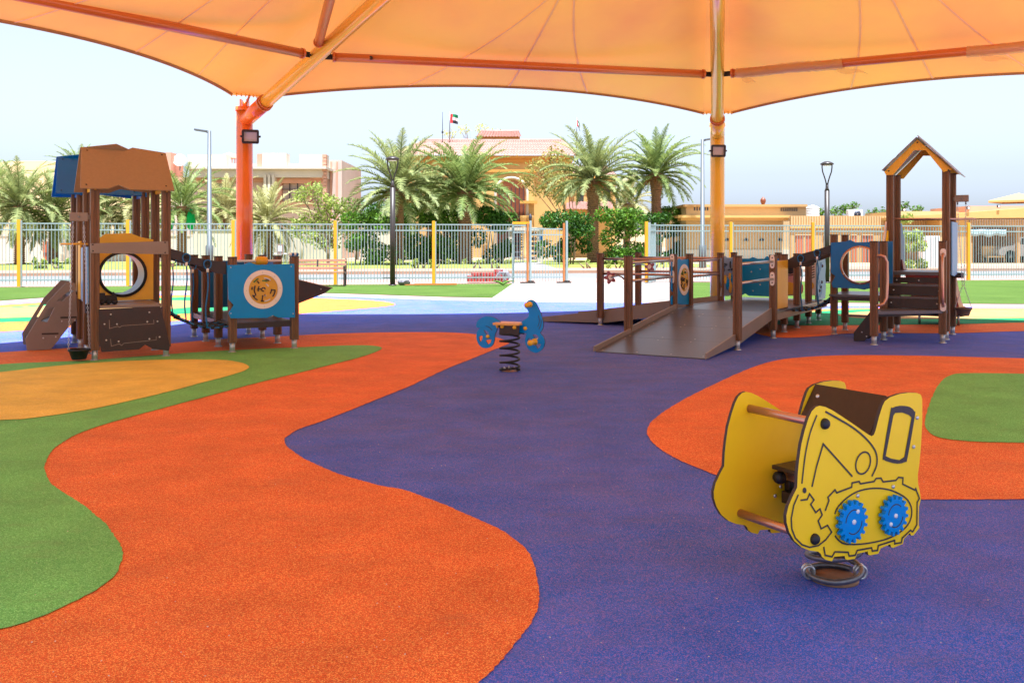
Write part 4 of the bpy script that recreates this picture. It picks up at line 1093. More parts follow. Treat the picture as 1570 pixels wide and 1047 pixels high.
for (px, py, rr, ph, a0) in ((463, 519, .083, .1, .9), (742, 478, .081, .25, 3.9)):
    vg = vn-.016; u, z = ET.on_v(*zz([(px, py)], *ZC)[0], vg)
    pts = []; nt_ = 16
    for k in range(nt_):
        for q, r in ((-.30, .80), (-.24, .86), (-.2, .97), (-.1, 1), (.1, 1), (.2, .97), (.24, .86), (.30, .80)):
            a = (k+q)*2*math.pi/nt_+ph; pts.append((rr*r*math.cos(a), rr*r*math.sin(a)))
    cog = MB().prism(pts, (u, vg, z), AX, AZ, .019, side_mi=0).build('cog_wheel', m_cog, EX, bevel=.002)
    mb = MB().tube([(u, vg, z), (u, vn, z)], .03, 14); mb.build('cog_hub', m_edge, cog)
    mb = MB()
    for s in (0, math.pi): mb.ribbon([(rr*.56*math.cos(a0+s+i*.115), rr*.56*math.sin(a0+s+i*.115)) for i in range(20)], .0042, (u, vg-.0098, z), AX, AZ, .001)
    mb.build_each('cog_groove', m_edge, cog)
    mb = MB().lathe([(.0095, 0), (.0095, .004), (0, .005)], (u, vg-.009, z), 12, (0, -1, 0))
    b = a0+.15 if a0 < 2 else a0+.0; mb.lathe([(.0085, 0), (.0085, .004), (0, .005)], (u+rr*.52*math.cos(b), vg-.009, z+rr*.52*math.sin(b)), 12, (0, -1, 0))
    mb.build_each('cog_bolt', m_white, cog)
for p in zz([(532, 262), (488, 772)], *ZA):
    u, z = ET.on_v(*p, vn)
    MB().tube([(u, -W2+.008, z), (u, W2-.008, z)], .017, 16).build('hand_bar', m_copper, EX)
A = ET.on_v(*zz([(752, 318)], *ZA)[0], vn); B = ET.on_v(*zz([(832, 138)], *ZA)[0], vn)
A = (A[0]+.012, A[1]); B = (B[0]+.005, B[1]-.005)
mb = MB().prism([(-W2+.01, 0), (W2-.01, 0), (W2-.01, 1), (-W2+.01, 1)], (A[0], 0, A[1]), AY, Vector((B[0]-A[0], 0, B[1]-A[1])), .018)
bo = mb.build('backrest', m_dkbrown, EX, bevel=.002)
mb = MB(); cc = Vector((A[0], 0, A[1])).lerp(Vector((B[0], 0, B[1])), .72)
mb.dome(cc+Vector((-.01, W2-.05, 0)), .010, (-1, 0, .3), .006, 8); mb.build_each('panel_bolt', m_bolt, bo)
su, sz = ET.on_v(*zz([(300, 452)], *ZA)[0], W2-.045)
MB().prism([(su, -W2+.04), (su, W2-.045), (su+.34, W2-.03), (su+.34, -W2+.03)], (0, 0, sz), AX, AY, .018).build('seat', m_dkbrown, EX, bevel=.003)
mb = MB().box2((su+.07, -W2+.01, sz-.06), (su+.10, W2-.01, sz-.012)).box2((su+.24, -W2+.01, sz-.06), (su+.27, W2-.01, sz-.012)); mb.build_each('seat_rail', m_copper, EX)
mb = MB().lathe([(0, -.026), (.018, -.022), (.027, -.009), (.027, .008), (.019, .022), (0, .026)], (su+.03, W2-.06, sz-.045), 14, (0, 1, 0)); mb.build('rubber_buffer', m_black, EX)
MB().box((0, 0, .33), (.30, .30, .05)).box((0, -.165, .36), (.2, .03, .12)).box((0, .165, .36), (.2, .03, .12)).build('mount_block', m_dkbrown, EX, bevel=.004)
mb = MB(); coil(mb, (0, 0), .108, .024, .30, 4.2, .0125, r1=.104); mb.build('coil_spring', M('worn_spring_steel', (120, 116, 118), .4, .7, .2, 30), EX)
MB().lathe([(0, 0), (.098, 0), (.098, .014), (0, .015)], (0, 0, .001), 24).build('base_plate', M('dusty_plate', (160, 116, 84), .85, var=.2, vs=30), EX)
mb = MB()
for s, a in ((-1, .55), (1, -.45)):
    ca = math.radians(-31+(180 if s < 0 else 0)); p = Vector((.108*math.cos(ca), .108*math.sin(ca), .028))
    t = Vector((-math.sin(ca), math.cos(ca), 0)); rad = Vector((math.cos(ca), math.sin(ca), 0))
    for k in (-.012, .012):
        mb.tube([p+t*k+rad*.022*math.cos(q)+AZ*(.026*math.sin(q)+.006) for q in [i*math.pi/8 for i in range(16)]], .0058, 7, closed=True)
mb.build_each('spring_clamp', m_bolt, EX)
# blue horse-shaped scooter
g = gp(781.5, 569)
BT = Frame(g[0], g[1], -22)
BR = thing('spring_rider', 'small blue spring rider with yellow knobs and round wheels on a tall black coil', 'spring rider', (BT.x, BT.y, 0), BT.a, 'spring riders')
ZH = ((725, 455), 8.722)
q = lambda L, k=3: [BT.on_v(*p, 0) for p in (smooth(zz(L, *ZH), k) if k else zz(L, *ZH))]
rear = q([(58, 408), (50, 375), (58, 340), (85, 305), (125, 278), (175, 262), (235, 262), (295, 282), (345, 315), (372, 345), (335, 395), (322, 455), (302, 500), (295, 545), (290, 590), (270, 640), (232, 674), (180, 686), (120, 672), (75, 622), (52, 552), (55, 490), (72, 445), (100, 415)], 3)
rh = [q([(146, 442), (190, 450), (216, 474), (212, 500), (186, 512)], 0), q([(83, 540), (110, 515), (134, 525), (130, 560), (108, 608), (90, 580)], 0), q([(175, 585), (205, 570), (252, 572), (240, 612), (207, 638)], 0)]
ob = MB().prism(rear, (0, 0, 0), AX, AZ, .02, rh, side_mi=1).build('rear_panel', [m_blue, m_edge], BR, bevel=.002)
front = q([(700, 142), (712, 108), (726, 70), (748, 48), (782, 41), (818, 55), (848, 85), (878, 142), (908, 212), (932, 290), (946, 360), (941, 412), (926, 450), (905, 482), (944, 530), (966, 592), (956, 662), (916, 716), (860, 746), (800, 736), (750, 702), (718, 652), (703, 592), (708, 532), (722, 492), (690, 484), (640, 482), (612, 468), (608, 402), (640, 360), (668, 326), (712, 296), (742, 270), (752, 236), (746, 200), (728, 165)], 3)
fh = [q([(802, 508), (840, 498), (880, 525), (876, 560), (850, 574)], 0), q([(838, 640), (868, 628), (916, 630), (905, 666), (872, 694)], 0), q([(735, 575), (758, 548), (780, 560), (772, 610), (745, 640)], 0)]
of = MB().prism(front, (0, 0, 0), AX, AZ, .02, fh, side_mi=1).build('front_panel', [m_blue, m_edge], BR, bevel=.002)
mb = MB()
for L in ([(865, 400), (880, 370), (888, 330), (886, 290), (876, 250)], [(880, 435), (902, 395), (914, 345), (912, 300)]):
    mb.ribbon(smooth([BT.on_v(*p, -.011) for p in zz(L, *ZH)], 4, False), .006, (0, -.0112, 0), AX, AZ, .0015)
mb.build('panel_groove', m_edge, of)
mb = MB(); mb.ribbon(smooth([BT.on_v(*p, -.011) for p in zz([(170, 392), (215, 405), (258, 450)], *ZH)], 4, False), .006, (0, -.0112, 0), AX, AZ, .0015); mb.build('panel_groove', m_edge, ob)
L0 = [BT.on_v(*p, -.09) for p in zz([(338, 365), (615, 378), (612, 520), (360, 490)], *ZH)]
MB().prism(L0, (0, -.08, 0), AX, AZ, .02).prism(L0, (0, .08, 0), AX, AZ, .02).build('mount_block', m_dkbrown, BR, bevel=.003)
zt = BT.on_v(*zz([(480, 345)], *ZH)[0], 0)[1]; ua, ub = BT.on_v(*zz([(315, 345)], *ZH)[0], 0)[0], BT.on_v(*zz([(662, 345)], *ZH)[0], 0)[0]
um, ul = (ua+ub)/2, (ub-ua)/2
MB().prism(smooth([(um-ul, -.06), (um-ul*.9, -.12), (um, -.13), (um+ul*.9, -.10), (um+ul, -.05), (um+ul, .05), (um+ul*.9, .10), (um, .13), (um-ul*.9, .12), (um-ul, .06)], 3), (0, 0, zt-.01), AX, AY, .022).build('seat', M('amber_seat', (232, 168, 84), .45, var=.1, vs=20), BR, bevel=.003)
mb = MB()
for p in zz([(292, 402), (390, 398), (553, 412), (661, 433), (158, 542)], *ZH):
    u, z = BT.on_v(*p, -.1); vv = -.09 if 330 < (p[0]-725)*8.722 < 600 else -.01
    mb.lathe([(.021, 0), (.021, .012), (.014, .022), (0, .024)], (u, vv, z), 14, (0, -1, 0))
mb.build_each('yellow_cap', m_amber, BR)
u, z = BT.on_v(*zz([(768, 102)], *ZH)[0], 0)
mb = MB().lathe([(0, -.135), (.018, -.132), (.027, -.118), (.027, -.098), (.019, -.085), (.019, -.04), (.030, -.034), (.030, -.012), (.030, .012), (.030, .034), (.019, .04), (.019, .085), (.027, .098), (.027, .118), (.018, .132), (0, .135)], (u, 0, z), 14, (0, 1, 0)); mb.build('handle_bar', m_amber, BR)
u, z = BT.on_v(*zz([(830, 600)], *ZH)[0], 0)
mb = MB().lathe([(0, -.17), (.022, -.168), (.031, -.15), (.031, -.12), (.024, -.10), (.024, -.03), (.036, -.02), (.036, .02), (.024, .03), (.024, .10), (.031, .12), (.031, .15), (.022, .168), (0, .17)], (u, 0, z), 14, (0, 1, 0)); mb.build('foot_rest', m_amber, BR)
mb = MB(); coil(mb, (0, 0), .105, .02, .405, 6.2, .0115); mb.build('coil_spring', m_black, BR)
mb = MB().lathe([(0, 0), (.085, 0), (.085, .012), (0, .013)], (0, 0, .395), 20)
mb.box((0, 0, .425), (.18, .16, .04)); mb.build('spring_plate', m_black, BR)
mb = MB().lathe([(0, 0), (.09, 0), (.09, .01), (0, .011)], (0, 0, .001), 20); bp = mb.build('base_plate', m_copper, BR)
mb = MB()
for a in range(6): mb.tube([(.065*math.cos(a*1.05), .065*math.sin(a*1.05), .01), (.065*math.cos(a*1.05), .065*math.sin(a*1.05), .045)], .007, 6)
mb.build_each('base_bolt', m_bolt, bp)
# ---------------------------------------------------------------- fence, gate, lamps, bench
def fence_panel(parent, u0, u1, h=2.0):
    mb = MB(); d = u1-u0
    for z in (h-.02, h-.22, .20): mb.box2((u0, -.016, z-.02), (u1, .016, z+.02))
    n = int(d/.106)
    for i in range(1, n+1):
        x = u0+d*i/(n+1); mb.tube([(x, 0, .05), (x, 0, h-.0)], .0125, 5, cap=False)
    return mb.build('fence_panel', m_fencesteel, parent, fixn=False)
_fp = []
def fence(name, label, us, extra_yellow=True):
    t = thing(name, label, 'fence', FF.w(us[0], 0), FF.a)
    for i, u in enumerate(us):
        x = u-us[0]
        MB().box2((x-.05, -.05, 0), (x+.05, .05, 2.1)).build('fence_post', m_fenceyellow, t, bevel=.004)
        MB().box2((x+.052, -.03, 0), (x+.09, .03, 2.08)).build('fence_stile', m_fencesteel, t)
        if i < len(us)-1: fence_panel(t, x+.11, us[i+1]-us[0]-.07)
    return t
gx = FF.on_v(785, 434, 0)[0]
fence('metal_fence', 'long pale blue bar fence with yellow posts from the left side up to the gate', [-25.6, -22.2, -18.9, -15.65, -12.4, -9.15, -5.9, -2.66])
fl_ = [o for o in COL.objects if o.name == 'metal_fence'][0]
fence_panel(fl_, 25.6-2.66+.1, 25.6+gx)
MB().box2((25.6+gx, -.04, 0), (25.6+gx+.07, .04, 2.06)).build('fence_stile', m_fencesteel, fl_)
rx = FF.on_v(991, 434, 0)[0]
fence('metal_fence', 'pale blue bar fence with yellow posts running right from the gateway behind the ramps', [rx, rx+3.08, rx+6.16, rx+9.2, rx+12.25, rx+15.3, rx+18.4, rx+21.5])
g0, g1 = FF.on_v(808, 434, 0)[0], FF.on_v(866, 434, 0)[0]
gt = thing('metal_gate', 'bar gate leaf with orange posts standing at the end of the fence by the gateway', 'gate', FF.w(g0, -.12), FF.a)
for x in (0, g1-g0-.06):
    MB().box2((x-.032, -.045, .02), (x+.032, .045, 2.04)).build('gate_post', m_gateorange, gt, bevel=.004)
    MB().box2((x+.06, -.06, .02), (x+.13, .06, 2.12)).build('gate_stile', m_fencesteel, gt)
    MB().box((x, -.02, .02), (.5, .10, .05)).box((x+.1, -.02, .06), (.2, .08, .06)).build('floor_stop', m_lampblack, gt)
fence_panel(gt, .13, g1-g0-.11, 1.86)
MB().box2((-.52, -.03, 2.0), (.06, .03, 2.08)).build('gate_lintel', m_fenceyellow, gt)
mb = MB()
for i in range(5): mb.tube([(-.46+.1*i, 0, .05), (-.46+.1*i, 0, 2.0)], .012, 5, cap=False)
mb.box2((-.5, -.015, 1.70), (-.06, .015, 1.74)).box2((-.5, -.015, .2), (-.06, .015, .24)).box2((-.5, -.02, 1.93), (-.06, .02, 1.99)); mb.build('gate_wing', m_fencesteel, gt, fixn=False)
gr = thing('metal_gate', 'folded pale bar gate leaf edge on beside the yellow post right of the gateway', 'gate', FF.w(rx+.28, -.1), FF.a+R(62))
MB().box2((0, -.03, .03), (.06, .03, 2.06)).box2((-1.0, -.03, .03), (-.94, .03, 2.06)).build('gate_stile', m_fencesteel, gr)
mb = MB()
for z in (1.98, 1.78, .2): mb.box2((-.94, -.015, z-.02), (0, .015, z+.02))
for i in range(1, 9): mb.tube([(-.94+.104*i, 0, .05), (-.94+.104*i, 0, 1.98)], .0125, 5, cap=False)
mb.build('gate_bars', m_fencesteel, gr, fixn=False)

def park_lamp(px, base_y, label):
    X, Y = gp(px, base_y); k = Y/FPX
    t = thing('park_lamp', label, 'lamp', (X, Y, 0), 0, 'dark park lamps')
    mb = MB().tube([(0, 0, 0), (0, 0, 3.15)], .085, 16).tube([(0, 0, 3.15), (0, 0, 3.25), (0, 0, 3.42)], [.085, .05, .045], 14)
    mb.lathe([(.13, 0), (.13, .02), (.09, .03)], (0, 0, 0), 16); mb.build('pole', m_lampblack, t)
    mb = MB()
    for s in (-1, 1): mb.tube([(s*.02, 0, 3.36), (s*.05, 0, 3.5), (s*.10, 0, 3.66), (s*.15, 0, 3.80), (s*.17, 0, 3.95), (s*.17, 0, 4.04)], .022, 8)
    mb.build('lamp_arm', m_lampblack, t)
    MB().lathe([(0, 4.02), (.14, 4.025), (.22, 4.05), (.225, 4.085), (.15, 4.13), (.08, 4.16), (0, 4.165)], (0, 0, 0), 24).build('lamp_head', m_lampblack, t)
    MB().lathe([(0, 4.0), (.13, 4.012), (.13, 4.024)], (0, 0, 0), 20).build('lamp_lens', m_white, t)
park_lamp(602, 437.5, 'dark park lamp with a round head standing on the turf right of the bench')
park_lamp(1268, 433.5, 'dark park lamp with a round head rising behind the rope bridge of the ramp frame')
m_lampgrey = M('grey_lamp_paint', (92, 96, 98), .45, .3, .08, 5)
def street_lamp(px, top_y, Y, dirx, label):
    X = (px-CX)/FPX*Y; h = CAMH+(HY-top_y)/FPX*Y
    t = thing('street_lamp', label, 'street lamp', (X, Y, 0), 0, 'tall grey street lamps')
    MB().tube([(0, 0, 0), (0, 0, 1.2), (0, 0, 1.25), (0, 0, h)], [.19, .19, .13, .085], 14).build('pole', m_lampgrey, t)
    MB().tube([(0, 0, h-.1), (dirx*.3, 0, h+.0)], .04, 8).build('lamp_arm', m_lampgrey, t)
    MB().box((dirx*.42, 0, h+.02), (.62, .26, .10), Matrix.Rotation(-dirx*.15, 3, 'Y')).build('lamp_head', m_lampgrey, t, bevel=.02)
street_lamp(321, 201, 46, -1, 'tall grey street lamp beyond the fence left of the orange column')
street_lamp(1077, 214, 50, 1, 'tall grey street lamp beyond the fence left of the amber column')

bw = gp(530, 438.5)
BN = thing('bench', 'slatted brown park bench with dark metal ends standing on the turf by the fence', 'bench', (bw[0]-.95, bw[1]+.1, 0), R(4))
m_slat = woodmat('bench_slat', (150, 108, 84))
m_slat.node_tree.nodes['Mapping'].inputs['Scale'].default_value = (1.2, 30, 30)
for i, z in enumerate((.56, .68, .80)): MB().box((0, .24+.03*i, z), (1.84, .03, .085), Matrix.Rotation(-.2, 3, 'X')).build('back_slat', m_slat, BN, bevel=.004)
for y in (-.22, -.10, .02, .14): MB().box((0, y, .44), (1.84, .095, .03)).build('seat_slat', m_slat, BN, bevel=.004)
for x in (-.9, .9):
    MB().bar((x, -.24, 0), (x, -.22, .44), .05, .05, (0, 1, 0)).bar((x, .17, 0), (x, .34, .86), .05, .05, (0, 1, 0)).bar((x, -.26, .41), (x, .24, .41), .05, .04).bar((x, -.25, .62), (x, .26, .62), .06, .03).bar((x, -.24, .44), (x, -.25, .62), .05, .05, (0, 1, 0)).build('bench_end', m_lampblack, BN)
MB().box((0, .26, .66), (.05, .02, .34), Matrix.Rotation(-.2, 3, 'X')).build('back_brace', m_lampblack, BN)
# loose things left on the grass and behind the fence
def pos(px, py): g = gp(px, py); return Vector((g[0], g[1], 0))
pb = thing('plank', 'loose orange board lying on the turf in front of the fence', 'plank', pos(668, 437.5), R(8))
MB().box((0, 0, .035), (1.35, .16, .05)).box((-.75, .05, .02), (.5, .10, .03), .3).build('board', m_gateorange, pb)
st = thing('stone', 'grey stone on the turf beside the foot of the dark park lamp', 'stone', pos(619, 436.8))
def rock(r, seed, nm, m, par, sq=(1, 1, .6)):
    q = random.Random(seed); bm = bmesh.new(); bmesh.ops.create_icosphere(bm, subdivisions=2, radius=r)
    for v in bm.verts: v.co = Vector((v.co.x*sq[0], v.co.y*sq[1], v.co.z*sq[2]))*(1+q.uniform(-.16, .16))
    me = bpy.data.meshes.new(nm); bm.to_mesh(me); bm.free(); me.materials.append(m)
    o = bpy.data.objects.new(nm, me); COL.objects.link(o); o.parent = par; o.location = (0, 0, r*sq[2]*.8); return o
m_rock = M('grey_stone', (128, 122, 130), .9, var=.2, vs=12)
rock(.16, 4, 'stone_body', m_rock, st, (1.3, 1, .7))
lf = thing('palm_cutting', 'small green palm cutting lying at the corner of the turf by the path', 'palm cutting', pos(771, 437.5))
brk = thing('brick_stack', 'stack of red paving bricks on the pavement behind the fence', 'bricks', FF.w(FF.on_v(747, 432, .9)[0], .9), FF.a)
m_brick = M('red_brick', (168, 56, 50), .85, var=.2, vs=9)
q = random.Random(5)
mb = MB()
for i in range(9):
    for j in range(2 if i in (0, 8) else 4 if i > 5 else 3):
        mb.box((-.62+.155*i+q.uniform(-.01, .01), q.uniform(-.03, .03), .07+.105*j), (.14, .42, .095), q.uniform(-.06, .06))
mb.build('bricks', m_brick, brk)
rb_ = thing('rubble_bag', 'grey sack of rubble leaning at the right end of the red brick stack', 'sack', FF.w(FF.on_v(769, 432, .9)[0], .9), FF.a)
rock(.26, 9, 'sack_body', m_rock, rb_, (1.3, 1, 1.0))
mt = thing('meter_box', 'small brown meter box on a pale post beyond the fence left of the bench', 'meter box', at(430, 402, 37).xy.to_3d()+Vector((0, 0, 0)))
MB().box((0, 0, 1.13), (.26, .16, .36)).build('box_body', m_panelbrown, mt, bevel=.01); MB().box((0, -.083, 1.13), (.14, .01, .22)).build('box_window', m_white, mt)
MB().tube([(0, 0, 0), (0, 0, .95)], .05, 10).box((0, 0, .93), (.55, .1, .04)).build('post', m_pinkring, mt)

# ---------------------------------------------------------------- leaves: palms, hedges, trees
m_frond = [leafmat('palm_frond_grey', (98, 112, 64), (168, 172, 108), .35), leafmat('palm_frond_green', (84, 106, 50), (150, 162, 90), .35), leafmat('palm_frond_dry', (132, 132, 86), (196, 188, 126), .35)]
m_trunk = M('palm_trunk', (140, 106, 82), .95, var=.35, vs=9, bump=.6, bs=18)
m_bark = M('tree_bark', (128, 108, 88), .95, var=.25, vs=8, bump=.4, bs=20)
m_hedge = leafmat('hedge_leaf', (30, 62, 14), (116, 156, 40), .3)
m_hedge2 = leafmat('dark_hedge_leaf', (20, 52, 14), (84, 128, 34), .3)
m_acacia = leafmat('light_tree_leaf', (110, 132, 58), (186, 194, 96), .35)
m_yellowtree = leafmat('yellow_tree_leaf', (128, 126, 56), (182, 170, 90), .35)
m_flower = leafmat('pale_tree_leaf', (168, 184, 84), (214, 214, 140), .35)
def frond(mb, base, az, el, L, q, droop, nl=42, W=.062):
    d = Vector((math.cos(az)*math.cos(el), math.sin(az)*math.cos(el), math.sin(el)))
    side = Vector((-math.sin(az), math.cos(az), 0))
    p = Vector(base); pts = []; N = 14; e = el
    for i in range(N+1):
        pts.append(p.copy()); t = i/N
        e = el-droop*(t**1.4)
        p = p+Vector((math.cos(az)*math.cos(e), math.sin(az)*math.cos(e), math.sin(e)))*(L/N)
    mb.tube(pts, [.035*(1-i/N)+.008 for i in range(N+1)], 4, cap=False)
    for i in range(nl):
        t = .12+.88*i/(nl-1); x = t*N; k = min(N-1, int(x)); c = pts[k].lerp(pts[k+1], x-k)
        dr = (pts[k+1]-pts[k]).normalized(); up = side.cross(dr).normalized()*-1
        if up.z < 0: up = -up
        ll = L*.165*(math.sin(math.pi*min(1, .12+t*.86))**.6)*q.uniform(.85, 1.15)
        for s in (-1, 1):
            a = q.uniform(.5, .8)+.35*t
            ld = (side*s*math.cos(a*.8)+dr*math.sin(a)+up*q.uniform(.1, .5)).normalized()
            w = dr*W*.5*q.uniform(.8, 1.2)
            m_ = c+ld*ll*.55; tip = c+ld*ll-Vector((0, 0, ll*q.uniform(.05, .32)))
            mb.add([c-w, c+w, m_+w*.8, m_-w*.8, tip], [(0, 1, 2, 3), (3, 2, 4)])
def palm_crown(seed, L, n=66, low=-35, nl=42):
    q = random.Random(seed); mb = MB()
    for i in range(n):
        t = (i+.5)/n; az = i*2.39996+q.uniform(-.25, .25)
        el = R(84-(84-low)*t**.85+q.uniform(-7, 7))
        droop = R(q.uniform(28, 50)+30*math.sin(math.pi*t))
        frond(mb, (.18*math.cos(az), .18*math.sin(az), .25-.55*t), az, el, L*q.uniform(.82, 1.08)*(.82+.18*math.sin(math.pi*min(1, t*1.3))), q, droop, nl)
    return mb
def palm_trunk(h, r):
    mb = MB(); prof = []; n = max(6, int(h/.13))
    for i in range(n):
        z = h*i/n; k = r*(1.18-.18*i/n) if i < n*.72 else r*(1.0+.42*math.sin((i/n-.72)/.28*math.pi*.55))
        prof += [(k*.90, z), (k*1.10, z+h/n*.75)]
    mb.lathe(prof+[(r*.5, h)], n=14, sm=False)
    q = random.Random(int(h*100))
    for i in range(int(h/.075)):
        z = q.uniform(.55*h, h); a = q.uniform(0, 6.28); rr = r*1.12
        c = Vector((rr*math.cos(a), rr*math.sin(a), z)); o = Vector((math.cos(a), math.sin(a), .9))
        s = Vector((-math.sin(a), math.cos(a), 0))*.06
        mb.add([c-s, c+s, c+o*.15], [(0, 1, 2)])
    return mb
crowns = {}
def palm(px, base_py, crown_py, L, label, mi=0, seed=1, Y=None, trunk_r=.27, low=-35, group='date palms beyond the fence', n=66, rot=0, lean=0, bags=False, fruit=False):
    if Y is None: Y = gp(px, base_py)[1]
    X = (px-CX)/FPX*Y; h = CAMH+(HY-crown_py)/FPX*Y
    t = thing('date_palm', label, 'palm tree', (X, Y, 0), rot, group)
    t.rotation_euler = (0, lean, 0)
    key = (mi, seed, low, n)
    if key in crowns:
        c = crowns[key][0].copy(); COL.objects.link(c)
    else:
        c = palm_crown(seed, 1.0*3.6, n, low).build('crown', m_frond[mi], None, fixn=False); crowns[key] = (c,)
    c.parent = t; c.location = (0, 0, h); k = L*.95/3.6; c.scale = (k, k, k); c.rotation_euler = (0, 0, rot)
    palm_trunk(h, trunk_r).build('trunk', m_trunk, t, fixn=False)
    if fruit:
        mb = MB(); q = random.Random(seed)
        for i in range(7):
            a = i*.9; b = Vector((.3*math.cos(a), .3*math.sin(a), h-.1))
            for j in range(14):
                e = b+Vector((math.cos(a)*q.uniform(.3, .8), math.sin(a)*q.uniform(.3, .8), q.uniform(-.8, -.2)))
                mb.tube([b, b.lerp(e, .6)+Vector((0, 0, .12)), e], .014, 3, cap=False)
        mb.build('date_stalks', m_gateorange, t, fixn=False)
    if bags:
        mg = M('green_net', (22, 160, 84), .8, var=.25, vs=9)
        for s in (-1, 1):
            MB().lathe([(.04, .35), (.14, .25), (.26, -.1), (.28, -.45), (.18, -.8), (.02, -.9)], (s*.62, -.25, h-.55), 12).build('fruit_bag', mg, t)
    return t
palm(612, 405, 290, 4.5, 'tall date palm with drooping fronds behind the left dark park lamp', 0, 1, fruit=True, low=-24)
palm(713, 404, 292, 4.7, 'thick trunked date palm with wide crown in front of the arched villa door', 1, 2, low=-16, trunk_r=.40, rot=.7)
palm(909, 402, 274, 4.6, 'tall straight date palm right of the open gateway', 0, 3, low=-20, rot=1.9, trunk_r=.36, fruit=True)
palm(1006, 401, 266, 4.2, 'date palm with raised fronds just left of the right tall street lamp', 1, 4, low=-20, rot=.4, trunk_r=.33, fruit=True)
palm(962, 392, 312, 4.2, 'lower date palm half hidden between the two tall palms right of the gateway', 2, 1, low=-45, rot=2.2, trunk_r=.24)
palm(660, 397, 306, 4.2, 'palm between the two big palms left of the gate, behind them', 0, 6, low=-35, rot=2.7, trunk_r=.3)
palm(279, 407, 316, 3.6, 'slim date palm with two green fruit bags right of the roofed tower', 1, 6, low=-30, rot=.3, trunk_r=.25, bags=True, n=40)
palm(122, 393, 266, 3.9, 'tallest pale palm rising above the blue roof', 1, 3, low=-40, rot=1.2)
palm(30, 405, 316, 3.7, 'drooping palm left of the first yellow fence post', 0, 1, low=-48, rot=2.0)
palm(82, 404, 326, 3.8, 'bushy palm right of the first yellow fence post', 0, 3, low=-48, rot=.1)
palm(-14, 398, 292, 3.8, 'palm with dark fronds cut off by the left edge', 1, 4, low=-40, rot=.8)
palm(160, 400, 322, 3.7, 'palm seen through the open roofed tower', 0, 1, low=-48, rot=1.5)
palm(212, 400, 322, 3.8, 'palm behind the right posts of the roofed tower', 2, 3, low=-48, rot=.6)
palm(345, 398, 322, 4.0, 'bushy palm just right of the left tall street lamp', 2, 1, low=-50, rot=.9)
palm(382, 396, 312, 4.0, 'bushy palm directly behind the orange column', 0, 3, low=-50, rot=2.6)
palm(410, 403, 338, 3.6, 'low spreading palm right of the orange column', 2, 4, low=-50, rot=1.1)
# leafy masses
def leaf_cloud(mb, q, c, rx, ry, rz, n, s, shell=.45):
    for i in range(n):
        while True:
            d = Vector((q.gauss(0, 1), q.gauss(0, 1), q.gauss(0, 1)))
            if d.length > .1: break
        d.normalize(); r = (shell+(1-shell)*q.random())**.7
        p = Vector((c[0]+d.x*rx*r, c[1]+d.y*ry*r, c[2]+d.z*rz*r))
        a = Vector((q.gauss(0, 1), q.gauss(0, 1), q.gauss(0, 1))).normalized()
        b = a.cross(Vector((q.gauss(0, 1), q.gauss(0, 1), q.gauss(0, 1)))).normalized()
        k = s*q.uniform(.6, 1.35)
        mb.add([p-a*k, p+b*k*.42, p+a*k, p-b*k*.42], [(0, 1, 2, 3)])
def shrub(px0, px1, top_py, base_py, label, mat, seed, name='shrub', cat='shrub', s=.115, dens=1.0, group=None, depth=1.6):
    q = random.Random(seed); pc_ = (px0+px1)/2; X, Y = gp(pc_, base_py); k = Y/FPX
    wdt = (px1-px0)*k; h = CAMH+(HY-top_py)*k
    t = thing(name, label, cat, (X, Y, 0), 0, group)
    mb = MB(); nb = max(7, int(wdt*h*1.25))
    for i in range(nb):
        fx = q.uniform(-.46, .46); z = (q.random()**1.35*.78+.04)*h
        if i < 4: fx = (-.36, -.12, .12, .36)[i]; z = h*q.uniform(.74, .82)
        r = min(wdt, h)*q.uniform(.16, .26)
        leaf_cloud(mb, q, (fx*wdt, q.uniform(-.5, .5)*depth*.6, max(r*.6, z)), r*1.15, r, r, int(220*dens*(r/.6)**1.6/(s/.16)**1.4)+24, s)
    mb.build('foliage', mat, t, fixn=False)
    mb = MB()
    for i in range(5):
        x = q.uniform(-.3, .3)*wdt; mb.tube([(x, 0, 0), (x+q.uniform(-.3, .3), q.uniform(-.3, .3), h*.6)], [.06, .02], 6)
    mb.build_each('stem', m_bark, t)
    return t
hg = 'clipped shrubs in front of the villas'
shrub(528, 600, 322, 406, 'bright green shrub left of the tall palm by the dark lamp', m_hedge, 11, group=hg)
shrub(566, 632, 302, 398, 'dark shrub mass behind the tall palm by the dark lamp', m_hedge2, 12, group=hg)
shrub(628, 700, 318, 404, 'green shrub between the two palms left of the gate', m_hedge, 13, group=hg)
shrub(655, 712, 300, 396, 'deep green shrub behind the thick trunked palm', m_hedge2, 14, group=hg)
shrub(722, 790, 314, 404, 'large glossy shrub left of the arched villa door', m_hedge2, 15, group=hg)
shrub(832, 902, 318, 405, 'round topped shrub right of the villa doorway', m_hedge2, 16, group=hg)
shrub(916, 986, 312, 405, 'yellow green shrub between the two tall palms right of the gateway', m_hedge, 17, group=hg)
shrub(980, 1028, 318, 402, 'shrub hugging the trunk of the palm with raised fronds', m_hedge2, 18, group=hg)
shrub(1014, 1060, 304, 400, 'tallest shrub left of the right tall street lamp', m_hedge, 19, group=hg)
shrub(1376, 1418, 350, 412, 'feathery green bush seen through the gabled tower', m_acacia, 20, s=.13)
shrub(1366, 1400, 318, 404, 'thin sprawling bush behind the gabled tower', m_acacia, 25, s=.11, dens=.45)
for i, (a, b) in enumerate(((600, 700), (700, 790), (850, 985), (940, 1060))):
    shrub(a, b, 398, 411, 'low ground cover strip at the foot of ' + ('the palm by the dark lamp', 'the thick trunked palm', 'the palm right of the gateway', 'the palm with raised fronds')[i], m_acacia, 31+i, name='ground_cover', s=.12, dens=.5, group='ground cover strips', depth=1)
